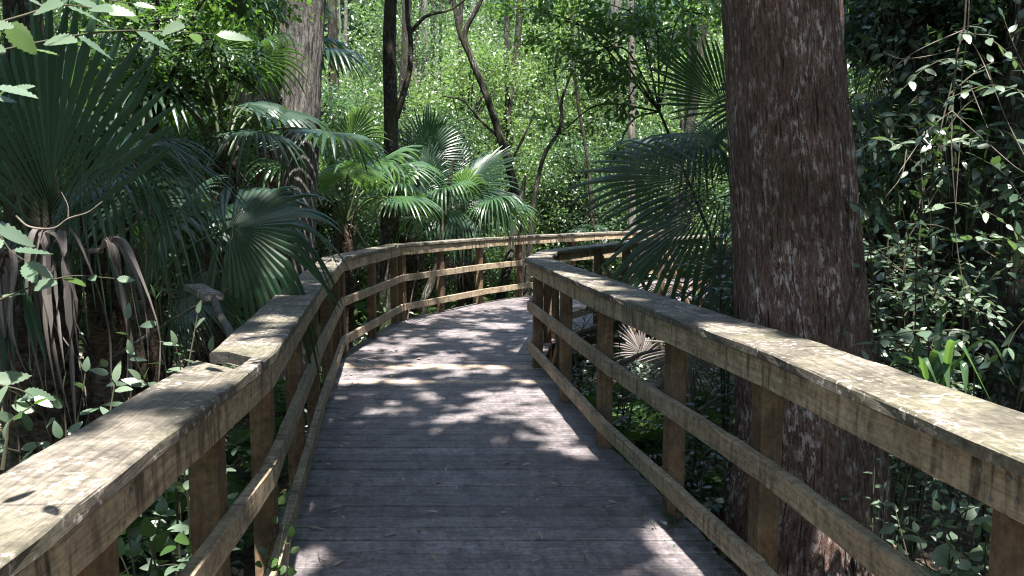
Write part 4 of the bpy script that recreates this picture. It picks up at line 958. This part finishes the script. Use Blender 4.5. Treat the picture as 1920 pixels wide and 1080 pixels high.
# leafy young trees whose branches hang in the middle distance
def leafy(label, base, blobs, n, size, mat, seed, bark='dark_bark', rt=0.05, T=T_MID, group=None):
    """small tree: limbs to every leaf clump"""
    q = np.random.default_rng(seed); t = thing('leafy_tree', label, 'tree', base, group)
    tr, lf = MB(), MB()
    top = np.mean([b[0] for b in blobs], 0) * 0.7 + base * 0.3; top[2] = max(base[2] + 1, np.mean([b[0][2] for b in blobs]) - 0.6)
    tube(tr, curve([base, (base + top) / 2 + q.normal(0, 0.12, 3), top], 20), np.linspace(rt, rt * 0.6, 21), 10, bark=rt * 0.1)
    tr.build('trunk', M[bark], t, smooth=True)
    lb = MB(); tot = sum(b[1] ** 2 for b in blobs)
    for (p, rad) in blobs:
        tube(lb, curve([top, top * 0.4 + p * 0.6 + (0, 0, 0.25), p], 12), np.linspace(rt * 0.5, 0.008, 13), 6)
        m = int(n * rad ** 2 / tot); ncl = max(4, int(m / 60))
        c0 = p + nrm(q.normal(size=(ncl, 3))) * rad * q.uniform(0.2, 1, (ncl, 1)) ** 0.5 * np.array([1, 1, 0.7])
        for e in c0[::2]: tube(lb, [p, (p + e) / 2 + q.normal(0, 0.05, 3), e], [0.008, 0.006, 0.003], 4)
        pos = c0[q.integers(0, ncl, m)] + q.normal(0, 1, (m, 3)) * np.array([0.2, 0.2, 0.1]) * max(0.6, rad)
        scatter(lf, T, pos, nrm(nrm(pos - p) + rand_dirs(m, -0.3, q)), rand_dirs(m, 1.4, q), size * q.uniform(0.7, 1.2, m))
    lb.build('branch', M[bark], t, smooth=True); lf.build('crown', M[mat], t)
    return t
leafy('leafy tree hanging dark foliage in the bright gap over the corner of the walk', base_of(P(1440, 560, 10.5)), [(P(1060, 40, 9.6), .6), (P(1140, 90, 9.6), .7), (P(1180, 180, 9.7), .45), (P(1100, 130, 9.7), .5), (P(1230, 60, 9.8), .6), (P(1280, 20, 10), .7), (P(1010, 20, 9.8), .45), (P(1180, 20, 9.6), .6), (P(1050, 250, 9.9), .25), (P(1150, 300, 10), .3)], 4300, 0.08, 'leaf_green', 61, rt=0.028)
leafy('fresh green leafy tree spreading above the brown palm trunk', base_of(P(210, 600, 6.8)), [(P(300, 40, 6.3), .45), (P(400, 75, 6.4), .45), (P(475, 160, 6.7), .3), (P(345, 150, 6.4), .35), (P(225, 60, 6.2), .4), (P(170, -10, 6.2), .45), (P(430, -30, 6.4), .5), (P(300, -50, 6.3), .5), (P(260, 160, 6.5), .25), (P(410, 230, 6.7), .2)], 3600, 0.058, 'leaf_green', 62)
leafy('leafy tree shading the top of the thicket beside the massive trunk', base_of(P(1840, 700, 7.0)), [(P(1640, 30, 6.2), .5), (P(1740, 20, 6.3), .6), (P(1840, 30, 6.3), .7), (P(1920, 120, 6.2), .6), (P(1800, 150, 6.5), .5)], 7000, 0.08, 'leaf_dark', 63)

# ------------------------------------------------------------------ bare vines, sticks and dead wood
def vine(label, paths, r0=0.006, mat='twig', name='bare_vine', cat='vine'):
    t0 = paths[0][0]
    t = thing(name, label, cat, P(*t0)) if len(paths) > 1 else None
    for k, pp in enumerate(paths):
        mb = MB(); q = curve([P(*p) for p in pp], 24); tube(mb, q, np.linspace(r0, r0 * 0.5, len(q)) * (1 if k == 0 else 0.6), 6)
        o = mb.build(name if t is None else ('stem' if k == 0 else 'shoot'), M[mat], t, smooth=True)
        if t is None: tag(o, label, cat)
vine('tangle of bare grey vine hanging before the dark thicket', [
    [(1812, -20, 4.2), (1808, 50, 4.2), (1795, 100, 4.2), (1788, 170, 4.2), (1786, 210, 4.2), (1784, 280, 4.2), (1790, 370, 4.2), (1794, 402, 4.2)],
    [(1810, 55, 4.2), (1740, 85, 4.1), (1690, 115, 4.1), (1650, 160, 4.0), (1620, 215, 4.0)],
    [(1785, 208, 4.2), (1750, 235, 4.1), (1715, 280, 4.1), (1675, 340, 4.0)],
    [(1785, 208, 4.2), (1825, 245, 4.1), (1860, 275, 4.1), (1900, 310, 4.0), (1930, 330, 4.0)],
    [(1812, 62, 4.2), (1840, 110, 4.2), (1865, 170, 4.1), (1890, 230, 4.1), (1920, 290, 4.0)],
    [(1655, 98, 4.1), (1690, 110, 4.1), (1740, 105, 4.15), (1790, 92, 4.2)],
    [(1818, -20, 4.25), (1814, 60, 4.25), (1803, 150, 4.25), (1800, 260, 4.25), (1792, 380, 4.25), (1785, 480, 4.25)],
    [(1815, 150, 4.2), (1835, 200, 4.15), (1852, 240, 4.1)], [(1700, 280, 4.1), (1690, 330, 4.1), (1660, 370, 4.1)]], 0.0055)
vine('thin stem climbing the shaded edge of the massive trunk', [[(1592, 520, 3.95), (1590, 330, 3.95), (1566, 190, 3.95), (1560, 120, 3.95), (1575, 60, 3.95), (1570, -20, 3.95)], [(1575, 60, 3.95), (1583, 130, 3.95), (1588, 240, 3.95)]], 0.004, mat='darkwood')
vine('crooked bare twig curving in front of the huge upright frond', [[(30, 405, 2.6), (55, 425, 2.6), (100, 428, 2.6), (128, 410, 2.6), (165, 398, 2.6), (192, 378, 2.6)], [(128, 410, 2.6), (127, 385, 2.6), (115, 360, 2.6)]], 0.004, name='bare_twig', cat='twig')
for k, (lb, pth) in enumerate((('pale dead frond stalk slanting low behind the notched railing', [(170, 700, 4.4), (260, 640, 4.4), (340, 590, 4.4), (434, 538, 4.4)]),
                               ('pale broken stick slanting up behind the shrub, the longer of two', [(180, 470, 4.9), (240, 430, 4.9), (295, 395, 4.9), (338, 388, 4.9)]),
                               ('pale broken stick crossing under the brown palm trunk', [(235, 480, 5.2), (290, 430, 5.2), (336, 387, 5.2)]),
                               ('slanting dead stalk behind the bend post', [(760, 620, 12.9), (780, 520, 12.9), (800, 480, 13.0)]),
                               ('bare grey branch lying in the leaves beyond the corner post', [(1150, 690, 5.8), (1200, 665, 5.7), (1240, 655, 5.6)]),
                               ('fallen bare branch low between the rails and the massive trunk', [(1310, 770, 4.9), (1350, 745, 4.9), (1395, 735, 4.8)]))):
    vine(lb, [pth], 0.013 if k != 4 else 0.02, mat='twig' if k < 4 else 'darkwood', name='dead_stick', cat='stick')
# broken grey board propped behind the notch on a dark limb
t = thing('broken_board', 'short weathered grey board propped up behind the notched railing', 'board', P(380, 530, 4.0))
p0, p1 = P(362, 532, 4.0), P(402, 552, 3.75)
mb = MB(); d = nrm(p1 - p0); s = nrm(np.cross(d, UPV)) * 0.045
Vb = [p0 - s, p1 - s, p1 + s, p0 + s]; Vb = np.array(Vb + [v - (0, 0, 0.03) for v in Vb])
mb.add(Vb, [np.array([(3, 2, 1, 0), (4, 5, 6, 7), (0, 1, 5, 4), (1, 2, 6, 5), (2, 3, 7, 6), (3, 0, 4, 7)])], 0, Vb[:, :2]); mb.build('board', M['cap'], t)
mb = MB(); tube(mb, curve([p1 - (0, 0, 0.03), P(412, 590, 3.6), P(432, 625, 3.3), V3(-1.14, 3.05, 1.02)], 14), [0.018] * 15, 8); mb.build('prop', M['darkwood'], t, smooth=True)
# pale fallen dead frond lit behind the rails
t = thing('dead_palm_frond', 'bleached fallen palm frond lit white beyond the corner rails', 'palm frond', P(1180, 650, 6.6))
mb = MB(); fan_blade(mb, P(1205, 665, 6.5), V3(-0.5, 0.1, 0.75), V3(0, -1, 0.3), 0.34, 95, 26, 0.3, 0.15, 0.15, 0.4, 91, 0, True); mb.build('blade', M['dead'], t)
for k, (px, py, Y) in enumerate(((1290, 690, 6.2), (1240, 560, 8.0), (1330, 600, 7.0))):
    t = thing('dead_palm_frond', ['grey dead frond hanging in strips behind the mid rail', 'dull dead frond lying at the foot of the dark palm', 'brown dead frond drooping low beside the massive trunk'][k], 'palm frond', P(px, py, Y))
    mb = MB(); fan_blade(mb, P(px, py - 30, Y), V3(-0.3 + 0.3 * k, -0.2, -0.8), V3(0, -1, 0.3), 0.6, 90, 30, 0.3, 0.3, 0.15, 0.3, 95 + k, 0, True); mb.build('blade', M['dead'], t)
o = bpy.data.objects.new('dead_leaf', litter_mesh('dead_leaf', 9, 0.10, 0.6, 0.35, M['red_leaf'])); COL.objects.link(o); o.location = P(562, 832, 4.6); o.rotation_euler = (0.9, 0.4, 0.3)
tag(o, 'orange red dead leaf caught behind the middle rail posts', 'leaf')

# ------------------------------------------------------------------ ferns and ground cover
def fern_mesh(seed):
    q = np.random.default_rng(seed); mb = MB()
    for k in range(9):
        a = q.uniform(0, 6.283); L = q.uniform(0.45, 0.75); o = np.array([math.cos(a), math.sin(a), 0])
        path = curve([V3(0, 0, 0), o * L * 0.5 + (0, 0, L * 0.5), o * L + (0, 0, L * 0.32)], 20)
        tube(mb, path, np.linspace(0.004, 0.0015, 21), 4)
        tn = nrm(np.gradient(path, axis=0)); sd = nrm(np.cross(tn, UPV))
        for sg in (-1, 1):
            d = nrm(sd * sg + tn * 0.35 - np.array([0, 0, 0.15]))
            w = 0.17 * L / 0.6 * np.sin(np.pi * np.linspace(0.15, 1, 21)) ** 0.8 + 0.01
            T = (T_MID[0] * np.array([0.42, 1, 1]), T_MID[1])
            scatter(mb, T, path[2:], d[2:], np.cross(d, tn)[2:] * sg * -1 + UPV, w[2:])
    return mb.mesh('fern', M['fern'])
fm = [fern_mesh(k) for k in range(3)]
q = np.random.default_rng(77)
for k in range(46):
    if k < 26: px, Y = q.uniform(640, 1000), q.uniform(12.8, 18)
    elif k < 38: px, Y = q.uniform(100, 640), q.uniform(4.5, 11)
    else: px, Y = q.uniform(1120, 1400), q.uniform(4.6, 8)
    p = base_of(P(px, 600, Y))
    o = bpy.data.objects.new('fern', fm[k % 3]); COL.objects.link(o); o.location = p; s = q.uniform(0.8, 1.5); o.scale = (s, s, s); o.rotation_euler = (0, 0, q.uniform(0, 6.28))
    g = 0 if k < 26 else 1 if k < 38 else 2
    tag(o, ['bright fern growing beyond the bend railing', 'fern in the undergrowth behind the notched railing', 'dark fern low between the trunk side rails and the thicket'][g], 'fern', ['ferns beyond the bend', 'ferns behind the notched railing', 'ferns beside the massive trunk'][g])
def cover(name, n, xr, yr, zr, size, T, mat, seed):
    q = np.random.default_rng(seed); x = q.uniform(*xr, n); y = q.uniform(*yr, n)
    den = vnoise(x * 0.9, y * 0.9, seed) + 0.5 * vnoise(x * 2.7, y * 2.7, seed + 1)
    lx = np.interp(y, [p[1] for p in LP], [p[0] for p in LP]) - 0.22
    rx = np.interp(y, [p[1] for p in RP[:-1] + RP2], [p[0] for p in RP[:-1] + RP2]) + 0.15
    k = (den > -0.35) & ((x < lx) | (x > rx)); x, y, den = x[k], y[k], den[k]
    z = ground_z(x, y) + q.uniform(0, 1, len(x)) ** 1.3 * (zr[0] + (zr[1] - zr[0]) * np.clip(den + 0.4, 0, 1))
    pos = np.stack([x, y, z], 1)
    mb = MB(); scatter(mb, T, pos, rand_dirs(len(x), 0.0, q), rand_dirs(len(x), 1.8, q), size * q.uniform(0.6, 1.25, len(x)))
    tag(mb.build(name, M[mat]), kind='stuff')
cover('undergrowth', 26000, (-7, 7), (1.2, 13), (0.10, 0.55), 0.075, T_MID, 'leaf_dark', 3)
cover('undergrowth', 30000, (-14, 14), (12, 26), (0.15, 0.9), 0.10, T_MID, 'leaf_far_a', 4)
cover('leaf_litter', 16000, (-6, 6), (1.2, 12), (0.0, 0.03), 0.08, T_MID, 'litter', 5)

# ------------------------------------------------------------------ the woods behind
def wood_tree(seed, H, rx, n, leaf, mat, z0, rt=0.09):
    q = np.random.default_rng(seed)
    t = thing('woodland_tree', None, None, (0, 0, 0))
    top = V3(q.normal(0, 0.3), q.normal(0, 0.3), H * 0.86)
    p = curve([V3(0, 0, -0.2), V3(q.normal(0, 0.15), q.normal(0, 0.15), H * 0.3), V3(q.normal(0, 0.25), q.normal(0, 0.25), H * 0.6), top], 26)
    mb = MB(); tube(mb, p, np.linspace(rt, rt * 0.3, 27), 10, bark=rt * 0.08, seed=seed)
    ncl = 110
    u = q.uniform(0, 1, ncl); zc = z0 + (H - z0) * u
    prof = np.sin(np.pi * np.clip(0.12 + 0.88 * u, 0, 1)) ** 0.6
    a = q.uniform(0, 6.283, ncl); rr = rx * prof * q.uniform(0.25, 1, ncl) ** 0.6
    cc = np.stack([rr * np.cos(a), rr * np.sin(a), zc], 1)
    for e in cc[::3]:
        k = int(np.clip(e[2] / H * 26 - 3, 2, 25)); tube(mb, curve([p[k], (p[k] + e) / 2 + (0, 0, 0.2), e], 6), np.linspace(rt * 0.28, 0.008, 7), 5)
    mb.build('trunk', M['dark_bark' if seed % 3 else 'pale_bark'], t, smooth=True)
    k = q.integers(0, ncl, n)
    pos = cc[k] + q.normal(0, 1, (n, 3)) * np.array([0.34, 0.34, 0.17]) * (rx / 2) ** 0.5
    mb = MB(); scatter(mb, T_FAR if leaf < 0.2 else T_MID, pos, rand_dirs(n, -0.35, q), rand_dirs(n, 1.2, q), leaf * q.uniform(0.6, 1.3, n))
    mb.build('crown', M[mat], t)
    return t
kinds = [wood_tree(201, 5.0, 1.7, 22000, 0.075, 'leaf_far_a', 0.2), wood_tree(202, 6.5, 2.0, 20000, 0.085, 'leaf_far_b', 0.6), wood_tree(203, 4.2, 1.5, 20000, 0.065, 'leaf_far_c', 0.1),
         wood_tree(204, 9.0, 2.4, 26000, 0.09, 'leaf_far_a', 1.2, 0.12), wood_tree(205, 11.0, 2.8, 26000, 0.105, 'leaf_far_c', 2.2, 0.15), wood_tree(206, 7.5, 2.2, 24000, 0.085, 'leaf_far_b', 0.8, 0.1)]
names = ['leafy understorey tree with small mid green leaves in the bright woods', 'yellow green leafy tree in the bright woods', 'low bushy blue green tree in the bright woods', 'taller mid green tree in the bright woods', 'tall blue green tree deep in the woods', 'spreading yellow green tree deep in the woods']
groups = ['mid green understorey trees', 'yellow green woodland trees', 'low bushy woodland trees', 'taller mid green trees', 'tall blue green trees', 'spreading woodland trees']
q = np.random.default_rng(17)
slots = []
for px in np.arange(420, 1420, 62): slots.append((px + q.uniform(-25, 25), q.uniform(16.0, 19.5), q.choice([0, 1, 2, 2])))
for px in np.arange(-60, 2000, 85): slots.append((px + q.uniform(-30, 30), q.uniform(20, 25), q.choice([0, 1, 3, 5])))
for px in np.arange(-60, 2000, 95): slots.append((px + q.uniform(-40, 40), q.uniform(26, 34), q.choice([3, 4, 5])))
for px in np.arange(-60, 480, 75): slots.append((px + q.uniform(-25, 25), q.uniform(12.5, 16), q.choice([0, 1, 2, 3])))
for px in np.arange(1500, 2000, 75): slots.append((px + q.uniform(-25, 25), q.uniform(11, 15), q.choice([0, 2, 3, 4])))
used = set()
for (px, Y, k) in slots:
    k = int(k); p = base_of(P(px, 500, Y))
    o = kinds[k] if k not in used else copy_tree(kinds[k])
    used.add(k)
    o.location = p; s = q.uniform(0.85, 1.2); o.scale = (s, s, s * q.uniform(0.9, 1.1)); o.rotation_euler = (0, 0, q.uniform(0, 6.28))
    tag(o, names[k], 'tree', groups[k])
for k in range(6):
    if k not in used: kinds[k].location = base_of(P(300 + 200 * k, 500, 36)); tag(kinds[k], names[k], 'tree', groups[k])
# straight trunks among them
for k in range(44):
    px, Y = q.uniform(360, 1420), q.uniform(15.5, 32)
    p = base_of(P(px, 500, Y)); h = 14; ln = q.normal(0, 0.5, 2)
    tr = q.uniform(0.03, 0.13)
    tree('slim straight trunk among the leaves of the bright woods', [p, p + V3(ln[0] * .3 + q.normal(0, .12), ln[1] * .3, h * .2), p + V3(ln[0] * .5 + q.normal(0, .2), ln[1] * .3, h * .45), p + V3(ln[0] + q.normal(0, .25), ln[1], h)], [tr * 1.3, tr, tr * .6], 'dark_bark' if k % 5 else 'pale_bark', ns=12, amp=0.006, n=30, group='slim trunks in the woods', name='slim_tree', seed=300 + k)
# the wood beyond, one mass all round
n = 330000
q = np.random.default_rng(23)
a = np.where(q.random(n) < 0.62, q.normal(0, 0.42, n), q.uniform(0.9, 2 * math.pi - 0.9, n))
rad = np.where(np.cos(a) > 0.55, 36, 13) + 22 * q.random(n)
z = q.uniform(-1, 1, n); 
x, y = rad * np.sin(a), 6 + rad * np.cos(a)
z = -0.7 + 21 * q.random(n)
den = vnoise(a * 26, z * 0.35, 1) + 0.6 * vnoise(a * 70, z * 0.9, 2)
kk = (den > -0.28) & ~((y < 0) & (np.abs(x + 0.3) < 4.5))
pos = np.stack([x, y, z], 1)[kk]
mb = MB(); scatter(mb, T_MID, pos, rand_dirs(len(pos), -0.3, q), rand_dirs(len(pos), 1.0, q), q.uniform(0.35, 0.75, len(pos)))
tag(mb.build('distant_wood', M['leaf_far_a']), kind='stuff')
